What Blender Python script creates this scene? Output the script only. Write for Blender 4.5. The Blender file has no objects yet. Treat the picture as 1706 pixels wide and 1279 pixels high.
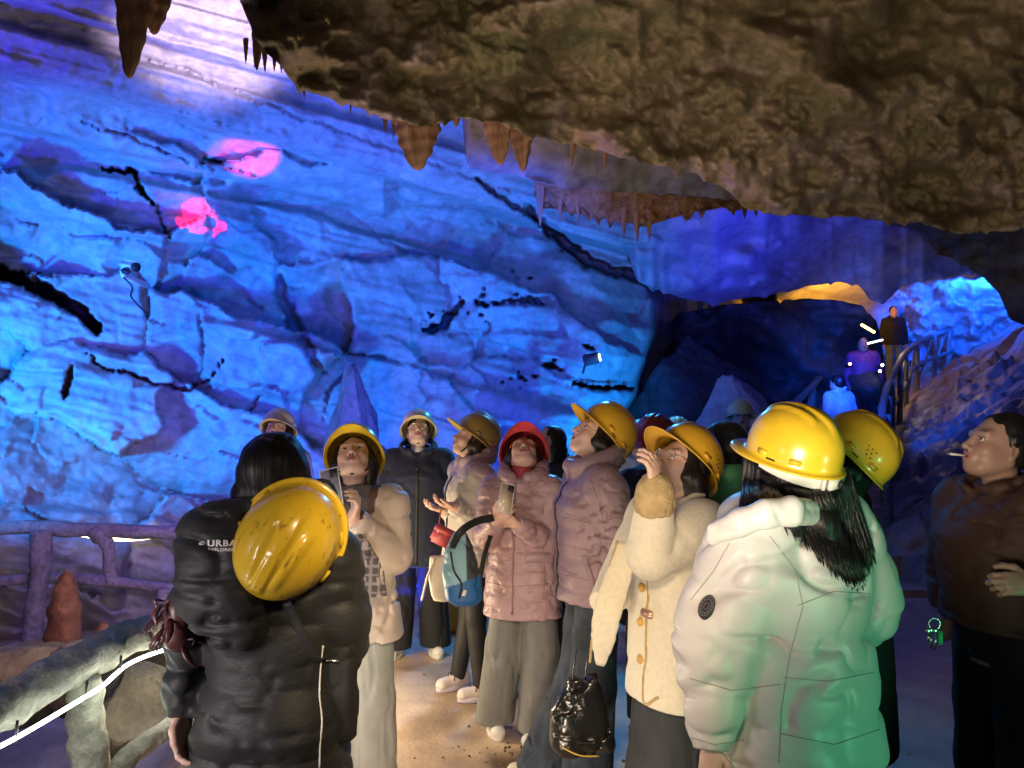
import bpy, bmesh, math, random
import numpy as np
from mathutils import Vector, Matrix
from mathutils.bvhtree import BVHTree

random.seed(7)
SC = bpy.context.scene
COL = SC.collection
R = math.radians

# ------------------------------------------------------------------ camera
FPX, CX, CY, CAMZ = 1281.0, 853.0, 639.5, 1.65
PITCH = math.atan((695 - CY) / FPX)
cam_d = bpy.data.cameras.new('camera')
cam_d.sensor_width = 36.0
cam_d.lens = FPX / 1706 * 36.0
cam_d.clip_start = 0.05
cam_d.clip_end = 300
cam = bpy.data.objects.new('camera', cam_d)
COL.objects.link(cam)
cam.location = (0, 0, CAMZ)
cam.rotation_euler = (R(90) + PITCH, 0, 0)
SC.camera = cam
SC.view_settings.view_transform = 'Standard'
SC.view_settings.look = 'None'
SC.view_settings.exposure = 0.0
SC.view_settings.gamma = 1.0
SC.cycles.use_denoising = True
SC.cycles.max_bounces = 5
SC.cycles.sample_clamp_indirect = 3.0
SC.cycles.use_light_tree = True

# ------------------------------------------------------------------ world: a cave, almost no ambient light
w = bpy.data.worlds.new('World')
SC.world = w
w.use_nodes = True
w.node_tree.nodes['Background'].inputs[0].default_value = (0.16, 0.16, 0.5, 1)
w.node_tree.nodes['Background'].inputs[1].default_value = 0.05


def at(px, py, d):
    """world point that stands d metres in front of the lens on the sight line of a pixel of the photo"""
    x = (px - CX) / FPX * d
    u = (CY - py) / FPX * d
    c, s = math.cos(PITCH), math.sin(PITCH)
    return Vector((x, d * c - u * s, CAMZ + d * s + u * c))


def at_np(px, py, d):
    x = (px - CX) / FPX * d
    u = (CY - py) / FPX * d
    c, s = math.cos(PITCH), math.sin(PITCH)
    return np.stack([x, d * c - u * s, CAMZ + d * s + u * c], -1)


# ------------------------------------------------------------------ lights (the cave's coloured floodlights and path lamps, plus a few added fills)
def spot(name, loc, target, color, power, angle, blend=0.6, size=0.15):
    l = bpy.data.lights.new(name, 'SPOT')
    l.color = color
    l.energy = power
    l.spot_size = R(angle)
    l.spot_blend = blend
    l.shadow_soft_size = size
    o = bpy.data.objects.new(name, l)
    COL.objects.link(o)
    o.location = loc
    o.rotation_euler = (Vector(target) - Vector(loc)).to_track_quat('-Z', 'Y').to_euler()
    return o


def point(name, loc, color, power, size=0.15):
    l = bpy.data.lights.new(name, 'POINT')
    l.color = color
    l.energy = power
    l.shadow_soft_size = size
    o = bpy.data.objects.new(name, l)
    COL.objects.link(o)
    o.location = loc
    return o


BLUE = (0.015, 0.06, 1.0)
CYAN = (0.03, 0.30, 1.0)
VIOLET = (0.20, 0.12, 1.0)
# blue floodlights behind the group, raking up the far wall, and an added fill
spot('blue_flood_centre', (2.0, 7.0, 0.8), (0.2, 9.0, 2.5), (0.004, 0.24, 1.0), 2400, 84, 0.8)
spot('blue_flood_left', (-4.7, 4.9, 1.2), (-3.6, 8.0, 2.7), (0.004, 0.24, 1.0), 1500, 96, 0.9)
spot('blue_flood_deep', (-0.8, 5.4, 0.3), (-0.6, 9.0, 3.2), (0.003, 0.05, 1.0), 2100, 110, 0.8)
spot('blue_fill_high', (0.0, 4.9, 2.7), (-1.2, 9.0, 2.9), (0.004, 0.08, 1.0), 380, 120, 0.9)  # added overhead fill that evens out the wall, no fixture there
spot('violet_flood_low', (-2.2, 4.6, 1.6), (-3.6, 8.0, 0.2), (0.20, 0.10, 1.0), 150, 110, 0.9)
spot('blue_flood_ceiling', (-5.0, 4.0, 2.0), (-2.5, 7.5, 5.2), (0.04, 0.035, 1.0), 800, 110, 0.9)
spot('blue_roof_passage', (3.0, 7.4, 2.0), (3.4, 10.0, 4.6), (0.015, 0.03, 1.0), 480, 80, 0.9)
# red accent lamps in the crevices
spot('red_lamp', at(212, 336, 7.25), at(335, 362, 8.1), (1.0, 0.001, 0.012), 420, 25, 0.1, 0.01)
spot('pink_lamp', at(545, 318, 7.1), at(405, 252, 7.8), (1.0, 0.05, 0.45), 190, 24, 0.6, 0.03)
spot('roof_lamp', (-1.2, 4.7, 3.7), (-2.35, 6.0, 5.0), (0.74, 0.56, 1.0), 760, 46, 0.5, 0.1)
# stair and passage lamps
spot('blue_flood_passage', (9.3, 15.0, 3.9), (10.2, 18.0, 5.2), (0.006, 0.09, 1.0), 1300, 120, 0.8)
spot('yellow_stair_lamp', at(1474, 503, 13.6), at(1375, 478, 15.6), (1.0, 0.40, 0.004), 520, 95, 0.8, 0.1)
point('white_stair_lamp', (6.8, 14.0, 3.0), (1.0, 0.82, 0.6), 14, 0.1)
spot('blue_rubble', (3.3, 7.8, 2.5), (6.0, 12.0, 2.2), (0.01, 0.09, 1.0), 1000, 54, 0.8)
spot('blue_people_back', (0.9, 7.6, 3.6), (0.3, 5.2, 1.2), (0.04, 0.42, 1.0), 430, 66, 0.9)
# near side: light of the LED rope and low path lamps, plus added fills
spot('path_lamp_left', (-1.7, 1.0, 1.15), (0.3, 4.0, 0.4), (1.0, 0.86, 0.86), 90, 80, 0.9, 0.3)
spot('path_lamp_low', (-0.05, 2.0, 0.18), (0.05, 4.2, 1.15), (1.0, 0.80, 0.62), 34, 105, 0.9, 0.12)
spot('path_fill_near', (0.0, 0.9, 1.9), (-0.1, 3.9, 0.0), (1.0, 0.76, 0.46), 150, 56, 0.9, 0.15)  # added overhead fill aimed at the path floor, no lamp hangs there
point('path_lamp_mid', (-1.25, 3.1, 0.55), (1.0, 0.84, 0.54), 22, 0.15)
point('path_lamp_far', (-1.15, 4.3, 0.55), (1.0, 0.80, 0.50), 55, 0.15)
spot('low_floor_lamp', (-1.9, 3.4, 1.1), (-4.2, 6.2, -0.3), (1.0, 0.62, 0.52), 80, 80, 0.9, 0.2)
spot('green_lamp', (2.4, 0.5, 0.6), (0.98, 2.2, 1.1), (0.16, 1.0, 0.45), 62, 34, 0.6, 0.1)
spot('ceiling_wash', (0.1, 0.8, 1.2), (1.7, 3.6, 3.4), (1.0, 0.82, 0.62), 230, 84, 0.9, 0.3)  # added fill near the camera that brightens the ceiling
spot('ceiling_rim_pink', (-1.4, 5.6, 1.5), (0.3, 4.3, 3.1), (1.0, 0.45, 0.75), 90, 70, 0.9, 0.2)



# ------------------------------------------------------------------ numpy noise
_rs = np.random.RandomState(11)
_perm = _rs.permutation(256)
_perm = np.concatenate([_perm, _perm, _perm])
_val = _rs.rand(256).astype(np.float32)


def vnoise(P, seed=0):
    P = np.asarray(P, np.float32) + seed * 17.31
    i = np.floor(P).astype(int)
    f = P - i
    f = f * f * (3 - 2 * f)
    i &= 255
    out = 0
    for dx in (0, 1):
        wx = f[..., 0] if dx else 1 - f[..., 0]
        a = _perm[(i[..., 0] + dx) & 255]
        for dy in (0, 1):
            wy = f[..., 1] if dy else 1 - f[..., 1]
            b = _perm[a + ((i[..., 1] + dy) & 255)]
            for dz in (0, 1):
                wz = f[..., 2] if dz else 1 - f[..., 2]
                out = out + wx * wy * wz * _val[_perm[b + ((i[..., 2] + dz) & 255)]]
    return out


def fbm(P, octs=4, seed=0, gain=0.5):
    a, s, t = 1.0, 0.0, 0.0
    P = np.asarray(P, np.float32)
    for k in range(octs):
        s = s + a * vnoise(P, seed + k)
        t += a
        a *= gain
        P = P * 2.03
    return s / t


def ridged(P, octs=3, seed=0):
    a, s, t = 1.0, 0.0, 0.0
    P = np.asarray(P, np.float32)
    for k in range(octs):
        s = s + a * (1 - np.abs(2 * vnoise(P, seed + k) - 1))
        t += a
        a *= 0.5
        P = P * 2.07
    return s / t


def sstep(a, b, x):
    t = np.clip((x - a) / (b - a), 0, 1)
    return t * t * (3 - 2 * t)


# ------------------------------------------------------------------ mesh helpers
def mesh_np(name, V, Q, mat=None, parent=None, colors=None, smooth=True, loc=None):
    me = bpy.data.meshes.new(name)
    V = np.asarray(V, np.float32)
    Q = np.asarray(Q, np.int32)
    k = Q.shape[1]
    me.vertices.add(len(V))
    me.vertices.foreach_set('co', V.ravel())
    me.loops.add(Q.size)
    me.loops.foreach_set('vertex_index', Q.ravel())
    me.polygons.add(len(Q))
    me.polygons.foreach_set('loop_start', np.arange(0, Q.size, k, dtype=np.int32))
    me.polygons.foreach_set('loop_total', np.full(len(Q), k, np.int32))
    if colors is not None:
        at_ = me.color_attributes.new('Col', 'FLOAT_COLOR', 'POINT')
        c = np.ones((len(V), 4), np.float32)
        c[:, :3] = colors
        at_.data.foreach_set('color', c.ravel())
    me.update(calc_edges=True)
    me.validate()
    if smooth:
        me.polygons.foreach_set('use_smooth', np.ones(len(me.polygons), bool))
    if mat:
        me.materials.append(mat)
    o = bpy.data.objects.new(name, me)
    COL.objects.link(o)
    if parent:
        o.parent = parent
    if loc is not None:
        o.location = loc
    return o


def mesh_py(name, V, F, mat=None, parent=None, smooth=True, loc=None):
    me = bpy.data.meshes.new(name)
    me.from_pydata([tuple(v) for v in V], [], [tuple(f) for f in F])
    me.update()
    if smooth:
        me.polygons.foreach_set('use_smooth', np.ones(len(me.polygons), bool))
    if mat:
        me.materials.append(mat)
    o = bpy.data.objects.new(name, me)
    COL.objects.link(o)
    if parent:
        o.parent = parent
    if loc is not None:
        o.location = loc
    return o


def empty(name, loc=(0, 0, 0), rz=0.0):
    o = bpy.data.objects.new(name, None)
    COL.objects.link(o)
    o.location = loc
    o.rotation_euler = (0, 0, rz)
    o.empty_display_size = 0.1
    return o


def tag(o, label=None, cat=None, group=None, kind=None):
    if label:
        o['label'] = label
    if cat:
        o['category'] = cat
    if group:
        o['group'] = group
    if kind:
        o['kind'] = kind
    return o


class MB:
    """collects shapes into one mesh"""
    def __init__(s):
        s.V, s.F = [], []

    def add(s, V, F):
        b = len(s.V)
        s.V += [Vector(v) for v in V]
        s.F += [tuple(i + b for i in f) for f in F]
        return s

    def box(s, c, size, M=None, bev=0.12):
        """box with chamfered edges"""
        hx, hy, hz = size[0] / 2, size[1] / 2, size[2] / 2
        b = min(hx, hy, hz) * bev * 2
        bm = bmesh.new()
        bmesh.ops.create_cube(bm, size=1)
        for v in bm.verts:
            v.co = Vector((v.co.x * 2 * hx, v.co.y * 2 * hy, v.co.z * 2 * hz))
        if b > 0:
            bmesh.ops.bevel(bm, geom=bm.edges[:], offset=b, segments=2, affect='EDGES')
        bm.verts.ensure_lookup_table()
        M = M or Matrix.Identity(3)
        s.add([Vector(c) + M @ v.co for v in bm.verts], [[v.index for v in f.verts] for f in bm.faces])
        bm.free()
        return s

    def tube(s, pts, rad, n=10, cap=True, rough=0.0, seed=0, flat=1.0, up=None):
        pts = [Vector(p) for p in pts]
        if not isinstance(rad, (list, tuple)):
            rad = [rad] * len(pts)
        V, F = [], []
        rnd = random.Random(seed)
        prev = None
        for i, p in enumerate(pts):
            a = pts[max(0, i - 1)]
            c = pts[min(len(pts) - 1, i + 1)]
            t = (c - a).normalized()
            if prev is None:
                ref = Vector(up) if up else (Vector((0, 0, 1)) if abs(t.z) < 0.9 else Vector((1, 0, 0)))
                u = t.cross(ref).normalized()
            else:
                u = (prev - t * prev.dot(t)).normalized()
            prev = u
            v = t.cross(u)
            for k in range(n):
                an = 2 * math.pi * k / n
                r = rad[i] * (1 + rough * (rnd.random() - 0.5))
                V.append(p + u * math.cos(an) * r + v * math.sin(an) * r * flat)
        for i in range(len(pts) - 1):
            for k in range(n):
                a = i * n + k
                b = i * n + (k + 1) % n
                F.append((a, b, b + n, a + n))
        if cap:
            F.append(tuple(reversed(range(n))))
            F.append(tuple(range((len(pts) - 1) * n, len(pts) * n)))
        return s.add(V, F)

    def ball(s, c, r, M=None, n=12, m=8):
        r = (r, r, r) if not isinstance(r, (tuple, list)) else r
        V, F = [], []
        M = M or Matrix.Identity(3)
        for j in range(1, m):
            th = math.pi * j / m
            for k in range(n):
                ph = 2 * math.pi * k / n
                V.append(Vector(c) + M @ Vector((r[0] * math.sin(th) * math.cos(ph), r[1] * math.sin(th) * math.sin(ph), r[2] * math.cos(th))))
        top = len(V)
        V.append(Vector(c) + M @ Vector((0, 0, r[2])))
        V.append(Vector(c) + M @ Vector((0, 0, -r[2])))
        for j in range(m - 2):
            for k in range(n):
                a = j * n + k
                b = j * n + (k + 1) % n
                F.append((a, a + n, b + n, b))
        for k in range(n):
            F.append((top, k, (k + 1) % n))
            F.append((top + 1, (m - 2) * n + (k + 1) % n, (m - 2) * n + k))
        return s.add(V, F)

    def build(s, name, mat=None, parent=None, smooth=True, loc=None):
        return mesh_py(name, s.V, s.F, mat, parent, smooth, loc)


def curve_pts(ctrl, n=24):
    """Catmull-Rom through control points"""
    P = [Vector(p) for p in ctrl]
    P = [P[0] * 2 - P[1]] + P + [P[-1] * 2 - P[-2]]
    out = []
    seg = len(P) - 3
    for i in range(n + 1):
        t = i / n * seg
        k = min(int(t), seg - 1)
        u = t - k
        a, b, c, d = P[k], P[k + 1], P[k + 2], P[k + 3]
        out.append(0.5 * ((2 * b) + (c - a) * u + (2 * a - 5 * b + 4 * c - d) * u * u + (3 * b - a - 3 * c + d) * u ** 3))
    return out


# ------------------------------------------------------------------ materials
_mats = {}


def M(name, col=(0.5, 0.5, 0.5), rough=0.7, var=0.15, vscale=6.0, bump=0.25, bscale=60.0, bdist=0.004, metal=0.0,
      coat=0.0, stretch=(1, 1, 1), sheen=0.0, vc=False, emis=None, spec=0.5, col2=None, alpha=1.0, sss=0.0, weave=0.0):
    if name in _mats:
        return _mats[name]
    m = bpy.data.materials.new(name)
    m.use_nodes = True
    nt = m.node_tree
    N, L = nt.nodes, nt.links
    b = N['Principled BSDF']
    b.inputs['Roughness'].default_value = rough
    b.inputs['Metallic'].default_value = metal
    b.inputs['Coat Weight'].default_value = coat
    b.inputs['Coat Roughness'].default_value = 0.12
    b.inputs['Sheen Weight'].default_value = sheen
    b.inputs['Specular IOR Level'].default_value = spec
    b.inputs['Alpha'].default_value = alpha
    if sss:
        b.inputs['Subsurface Weight'].default_value = sss
        b.inputs['Subsurface Scale'].default_value = 0.01
    tc = N.new('ShaderNodeTexCoord')
    mp = N.new('ShaderNodeMapping')
    mp.inputs['Scale'].default_value = stretch
    L.new(tc.outputs['Object'], mp.inputs['Vector'])
    n1 = N.new('ShaderNodeTexNoise')
    n1.inputs['Scale'].default_value = vscale
    n1.inputs['Detail'].default_value = 5
    L.new(mp.outputs[0], n1.inputs['Vector'])
    mix = N.new('ShaderNodeMix')
    mix.data_type = 'RGBA'
    lo = [c * (1 - var) for c in col] if col2 is None else col
    hi = [min(1, c * (1 + var)) for c in col] if col2 is None else col2
    mix.inputs['A'].default_value = (*lo, 1)
    mix.inputs['B'].default_value = (*hi, 1)
    rmp = N.new('ShaderNodeMapRange')
    rmp.inputs[1].default_value = 0.35
    rmp.inputs[2].default_value = 0.65
    L.new(n1.outputs['Fac'], rmp.inputs[0])
    L.new(rmp.outputs[0], mix.inputs['Factor'])
    src = mix.outputs['Result']
    if vc:
        a = N.new('ShaderNodeVertexColor')
        a.layer_name = 'Col'
        mm = N.new('ShaderNodeMix')
        mm.data_type = 'RGBA'
        mm.blend_type = 'MULTIPLY'
        mm.inputs['Factor'].default_value = 1
        L.new(src, mm.inputs['A'])
        L.new(a.outputs['Color'], mm.inputs['B'])
        src = mm.outputs['Result']
    L.new(src, b.inputs['Base Color'])
    if bump > 0:
        n2 = N.new('ShaderNodeTexNoise')
        n2.inputs['Scale'].default_value = bscale
        n2.inputs['Detail'].default_value = 6
        n2.inputs['Roughness'].default_value = 0.6
        L.new(mp.outputs[0], n2.inputs['Vector'])
        bp = N.new('ShaderNodeBump')
        bp.inputs['Strength'].default_value = bump
        bp.inputs['Distance'].default_value = bdist
        L.new(n2.outputs['Fac'], bp.inputs['Height'])
        L.new(bp.outputs[0], b.inputs['Normal'])
    if emis:
        b.inputs['Emission Color'].default_value = (*emis[:3], 1)
        b.inputs['Emission Strength'].default_value = emis[3]
    _mats[name] = m
    return m


def rock_mat(name, cols, scale=1.2, bump=0.9, bdist=0.06, strata=None, rough=0.8, fine=14.0):
    """three-colour weathered stone with coarse and fine relief; strata = (dir vector, frequency)"""
    m = bpy.data.materials.new(name)
    m.use_nodes = True
    nt = m.node_tree
    N, L = nt.nodes, nt.links
    b = N['Principled BSDF']
    b.inputs['Roughness'].default_value = rough
    tc = N.new('ShaderNodeTexCoord')
    mp = N.new('ShaderNodeMapping')
    if strata:
        mp.inputs['Rotation'].default_value = strata[0]
        mp.inputs['Scale'].default_value = strata[1]
    L.new(tc.outputs['Object'], mp.inputs['Vector'])

    def noise(s, d=8, r=0.6, vec=None, dist=0.0):
        n = N.new('ShaderNodeTexNoise')
        n.inputs['Scale'].default_value = s
        n.inputs['Detail'].default_value = d
        n.inputs['Roughness'].default_value = r
        n.inputs['Distortion'].default_value = dist
        L.new(vec or mp.outputs[0], n.inputs['Vector'])
        return n

    n1 = noise(scale, 8, 0.62, dist=0.6)
    n2 = noise(scale * 3.7, 6, 0.65)
    n3 = noise(fine, 9, 0.68)
    r1 = N.new('ShaderNodeValToRGB')
    e = r1.color_ramp.elements
    e[0].position = 0.34
    e[0].color = (*cols[0], 1)
    e[1].position = 0.66
    e[1].color = (*cols[2], 1)
    k = e.new(0.5)
    k.color = (*cols[1], 1)
    ma = N.new('ShaderNodeMath')
    ma.operation = 'MULTIPLY_ADD'
    ma.inputs[1].default_value = 0.5
    L.new(n2.outputs['Fac'], ma.inputs[0])
    mb = N.new('ShaderNodeMath')
    mb.operation = 'MULTIPLY'
    mb.inputs[1].default_value = 0.5
    L.new(n1.outputs['Fac'], mb.inputs[0])
    L.new(mb.outputs[0], ma.inputs[2])
    L.new(ma.outputs[0], r1.inputs[0])
    sp = N.new('ShaderNodeMix')
    sp.data_type = 'RGBA'
    sp.blend_type = 'MULTIPLY'
    rr = N.new('ShaderNodeMapRange')
    rr.inputs[1].default_value = 0.3
    rr.inputs[2].default_value = 0.6
    rr.inputs[3].default_value = 0.55
    rr.inputs[4].default_value = 1.0
    L.new(n3.outputs['Fac'], rr.inputs[0])
    sp.inputs['Factor'].default_value = 0.8
    L.new(r1.outputs[0], sp.inputs['A'])
    L.new(rr.outputs[0], sp.inputs['B'])
    L.new(sp.outputs['Result'], b.inputs['Base Color'])
    s1 = N.new('ShaderNodeMath')
    s1.operation = 'MULTIPLY_ADD'
    s1.inputs[1].default_value = 0.35
    L.new(n3.outputs['Fac'], s1.inputs[0])
    L.new(n2.outputs['Fac'], s1.inputs[2])
    bp = N.new('ShaderNodeBump')
    bp.inputs['Strength'].default_value = bump
    bp.inputs['Distance'].default_value = bdist
    L.new(s1.outputs[0], bp.inputs['Height'])
    L.new(bp.outputs[0], b.inputs['Normal'])
    return m


# ================================================================== THE CAVE
def interp_table(xs, ys, T, X, Y):
    """smooth bilinear lookup of a depth table"""
    xs, ys, T = np.array(xs, float), np.array(ys, float), np.array(T, float)
    ix = np.clip(np.searchsorted(xs, X) - 1, 0, len(xs) - 2)
    iy = np.clip(np.searchsorted(ys, Y) - 1, 0, len(ys) - 2)
    fx = np.clip((X - xs[ix]) / (xs[ix + 1] - xs[ix]), 0, 1)
    fy = np.clip((Y - ys[iy]) / (ys[iy + 1] - ys[iy]), 0, 1)
    return (T[iy, ix] * (1 - fx) * (1 - fy) + T[iy, ix + 1] * fx * (1 - fy) + T[iy + 1, ix] * (1 - fx) * fy + T[iy + 1, ix + 1] * fx * fy)


def poly_dist(X, Y, pts, w0=None, w1=None):
    """distance of grid points to a polyline, and the parameter along it"""
    best = np.full(X.shape, 1e9)
    tt = np.zeros(X.shape)
    n = len(pts) - 1
    for i in range(n):
        ax, ay = pts[i]
        bx, by = pts[i + 1]
        dx, dy = bx - ax, by - ay
        t = np.clip(((X - ax) * dx + (Y - ay) * dy) / (dx * dx + dy * dy + 1e-9), 0, 1)
        d = np.hypot(X - ax - t * dx, Y - ay - t * dy)
        m = d < best
        best = np.where(m, d, best)
        tt = np.where(m, (i + t) / n, tt)
    return best, tt


def grid_quads(nr, nc):
    a = (np.arange(nr - 1)[:, None] * nc + np.arange(nc - 1)[None, :]).ravel()
    return np.stack([a, a + nc, a + nc + 1, a + 1], 1)


def axis(lo, a, b, hi, fine, coarse):
    return np.unique(np.concatenate([np.arange(lo, a, coarse), np.arange(a, b, fine), np.arange(b, hi + 1, coarse)]))


def wall_blocks(X, Y, seed, cw, chh, amp, tilt, slope=0.0, gap=0.12, gw=0.06):
    """broken-stone relief: irregular cells, each with its own plane, with gaps between them"""
    rs = np.random.RandomState(seed)
    u = X / cw
    v = (Y - slope * X) / chh
    iu, iv = np.floor(u).astype(int), np.floor(v).astype(int)
    R1 = rs.rand(64, 64, 5)
    d1 = np.full(X.shape, 9.0)
    d2 = np.full(X.shape, 9.0)
    off = np.zeros(X.shape)
    for a in (-1, 0, 1):
        for b in (-1, 0, 1):
            cu, cv = iu + a, iv + b
            r = R1[cu % 64, cv % 64]
            pu, pv = cu + 0.15 + 0.7 * r[..., 0], cv + 0.15 + 0.7 * r[..., 1]
            du, dv = u - pu, v - pv
            d = np.hypot(du, dv)
            o = amp * (r[..., 2] - 0.5) * 2 + tilt * ((r[..., 3] - 0.5) * 2 * du + (r[..., 4] - 0.35) * 2 * dv)
            m = d < d1
            d2 = np.where(m, d1, np.minimum(d2, d))
            off = np.where(m, o, off)
            d1 = np.where(m, d, d1)
    e = d2 - d1
    return off + gap * (1 - sstep(0, gw, e)), e


# --- far wall with its overhanging strata
def far_wall():
    xs = axis(-900, -40, 1746, 2600, 3.4, 40)
    ys = axis(-900, -40, 1110, 1400, 3.4, 40)
    X, Y = np.meshgrid(xs, ys)
    W0 = np.stack([X / 90, Y / 90, X * 0], -1)
    Xw = X + 46 * (fbm(W0, 4, 3) - 0.5) * 2
    Yw = Y + 46 * (fbm(W0, 4, 9) - 0.5) * 2
    tx = [-900, -300, 0, 300, 600, 900, 1090, 1300, 1500, 1706, 2600]
    ty = [-900, -300, 0, 200, 350, 500, 600, 700, 800, 900, 1000, 1300]
    T = [
        [2.0, 3.0, 3.2, 3.4, 3.6, 4.0, 4.5, 5, 5, 4.5, 3],
        [3.6, 4.2, 4.6, 4.9, 5.3, 5.6, 6, 6.5, 6.5, 6, 4],
        [4.6, 5.4, 6.0, 6.5, 7.0, 7.6, 8, 8.5, 8.5, 7.5, 5],
        [5.0, 6.0, 6.9, 7.5, 8.0, 8.8, 9, 9.5, 10, 9, 6],
        [5.0, 6.1, 7.4, 8.2, 8.8, 9.5, 10, 11, 12, 10, 7],
        [5.0, 6.1, 7.4, 8.2, 8.8, 9.2, 9.9, 15.5, 18, 17, 10],
        [5.0, 6.0, 7.2, 8.0, 8.6, 8.7, 9.9, 14.5, 19, 18, 10],
        [5.0, 6.0, 7.0, 7.8, 8.4, 8.4, 9.9, 13, 18, 18, 10],
        [5.0, 5.9, 6.8, 7.6, 8.1, 8.1, 9, 11.5, 15, 15, 10],
        [5.0, 5.8, 6.7, 7.5, 8.0, 8.0, 8.5, 11, 14, 14, 10],
        [5.0, 5.8, 7.2, 7.6, 8.0, 8.0, 8.5, 11, 14, 14, 10],
        [5.0, 5.8, 7.2, 7.6, 8.0, 8.0, 8.5, 11, 14, 14, 10]]
    D = interp_table(tx, ty, T, X, Y)
    # the wall ends in a rounded edge, with the passage recess behind it
    e, t = poly_dist(X, Y, [(1010, 380), (1060, 440), (1084, 500), (1080, 560), (1058, 620), (1050, 660), (1020, 700), (1010, 800), (1010, 900)])
    edge_x = np.interp(Y, [380, 440, 500, 560, 620, 660, 700, 900], [1000, 1052, 1084, 1080, 1058, 1050, 1020, 1010])
    on = sstep(400, 470, Y)
    right = np.clip((X - edge_x), 0, None)
    D = D + on * 2.0 * sstep(0, 26, right) * (X < 1290)
    D = D - on * 0.35 * np.exp(-((X - edge_x + 70) / 60.0) ** 2) * (X < edge_x + 5)
    # the strata slab: long beds falling to the right, above the blocky wall
    bound = 118 + 0.27 * X + 0.00002 * X * X
    slab = 1 - sstep(-12, 8, Yw * 0.15 + Y * 0.85 - bound)
    s = (Y - 0.27 * X)
    bed = np.stack([s / 26.0 + 0.5 * fbm(np.stack([X / 200, Y / 40, X * 0], -1), 3, 5), X / 420.0, X * 0], -1)
    ledges = ridged(bed, 3, 21)
    D = D - slab * (0.45 + 0.16 * ledges)
    D = D - slab * 0.16 * (sstep(0.55, 0.6, vnoise(np.stack([s / 60.0, X / 900, X * 0], -1), 31)))
    # second wide bed under it
    b2 = 205 + 0.24 * X
    slab2 = (1 - sstep(-8, 8, Y + 0.1 * (Yw - Y) - b2)) * (1 - slab) * (X < 640)
    D = D - slab2 * 0.28
    blocks, edge = wall_blocks(Xw, Yw, 5, 270, 145, 0.22, 0.58, 0.22, 0.05, 0.03)
    small, _ = wall_blocks(Xw + 30, Yw, 8, 120, 60, 0.05, 0.15, 0.22, 0.0, 0.04)
    wallm = (1 - slab)
    D = D + wallm * (1 - 0.7 * slab2) * (blocks + small * sstep(0.35, 0.6, fbm(np.stack([X / 240, Y / 160, X * 0], -1), 3, 40)))
    # fine relief
    P = np.stack([X / 34, Y / 22, X * 0], -1)
    D = D + 0.12 * (fbm(P, 5, 60) - 0.5) + 0.10 * (ridged(np.stack([Xw / 110, Yw / 60, X * 0], -1), 4, 70) - 0.6)
    # fine beds running down to the right through the whole wall
    D = D + wallm * 0.07 * (ridged(np.stack([(Y - 0.24 * X) / 15 + 1.2 * fbm(P * 0.3, 3, 77), X / 260, X * 0], -1), 3, 72) - 0.6)
    D = D + wallm * 0.16 * sstep(0.50, 0.60, vnoise(np.stack([(Y - 0.20 * X) / 70 + 0.8 * fbm(P * 0.2, 3, 79), X / 330, X * 0], -1), 75))
    # named cracks and crevices: (points, half width in px, depth m)
    G = [
        ([(-60, 420), (0, 452), (45, 470), (90, 492), (130, 514), (166, 550)], 15, 1.4),
        ([(-60, 430), (0, 434), (38, 442), (58, 458), (100, 468)], 4, 0.5),
        ([(148, 590), (170, 612), (215, 620), (255, 636), (320, 650), (352, 628), (368, 602)], 4.5, 0.5),
        ([(120, 612), (110, 640), (106, 662)], 9, 0.6),
        ([(30, 640), (52, 682), (78, 712)], 4, 0.2), 
        ([(278, 395), (281, 470)], 4, 0.4), ([(262, 340), (278, 395)], 5, 0.5),
        ([(332, 520), (338, 580), (333, 640)], 6, 0.35),
        ([(465, 465), (468, 500), (505, 560), (535, 615)], 14, 0.25),
        ([(420, 530), (480, 542)], 4, 0.4), ([(355, 625), (400, 600), (415, 560)], 4, 0.3),
        ([(420, 690), (435, 655)], 5, 0.6),
        ([(135, 205), (200, 222), (262, 246), (330, 276), (400, 284), (440, 300)], 4.5, 0.3),
        ([(175, 282), (225, 290), (238, 318), (255, 342)], 8, 0.45), ([(340, 262), (372, 274)], 6, 0.8),
        ([(250, 240), (280, 270), (300, 292)], 4, 0.4),
        ([(-60, 108), (0, 116), (100, 140), (200, 165), (340, 196), (450, 236), (520, 262), (640, 300), (760, 345), (880, 385)], 4.5, 0.22),
        ([(240, 95), (330, 125), (420, 165), (560, 215), (700, 262), (870, 330)], 6, 0.25),
        ([(590, 578), (655, 578), (702, 546), (726, 538)], 4, 0.5),
        ([(706, 548), (735, 545), (760, 515), (772, 500)], 11, 0.9),
        ([(655, 520), (700, 500), (740, 480)], 3, 0.4), ([(560, 545), (650, 485), (690, 468)], 3, 0.35),
        ([(955, 640), (1000, 648), (1052, 645)], 8, 0.9),
        ([(880, 350), (905, 375), (945, 405), (985, 442), (1050, 458), (1068, 470)], 13, 1.3),
        ([(800, 300), (860, 350), (900, 372)], 7, 0.6),
        ([(540, 700), (548, 650), (590, 610)], 5, 0.5),
        ([(810, 530), (820, 545), (806, 560)], 6, 0.6), ([(840, 505), (880, 498), (905, 505)], 7, 0.7),
        ([(1085, 385), (1110, 400), (1135, 402)], 5, 0.6),
    ]
    J = np.stack([X / 26, Y / 26, X * 0], -1)
    jag = 1 + 0.9 * (fbm(np.stack([X / 17, Y / 17, X * 0], -1), 2, 88) - 0.5)
    Xj = X + 16 * (fbm(J, 3, 41) - 0.5) + 7 * (vnoise(J * 4, 44) - 0.5)
    Yj = Y + 16 * (fbm(J, 3, 47) - 0.5) + 7 * (vnoise(J * 4, 49) - 0.5)
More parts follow.
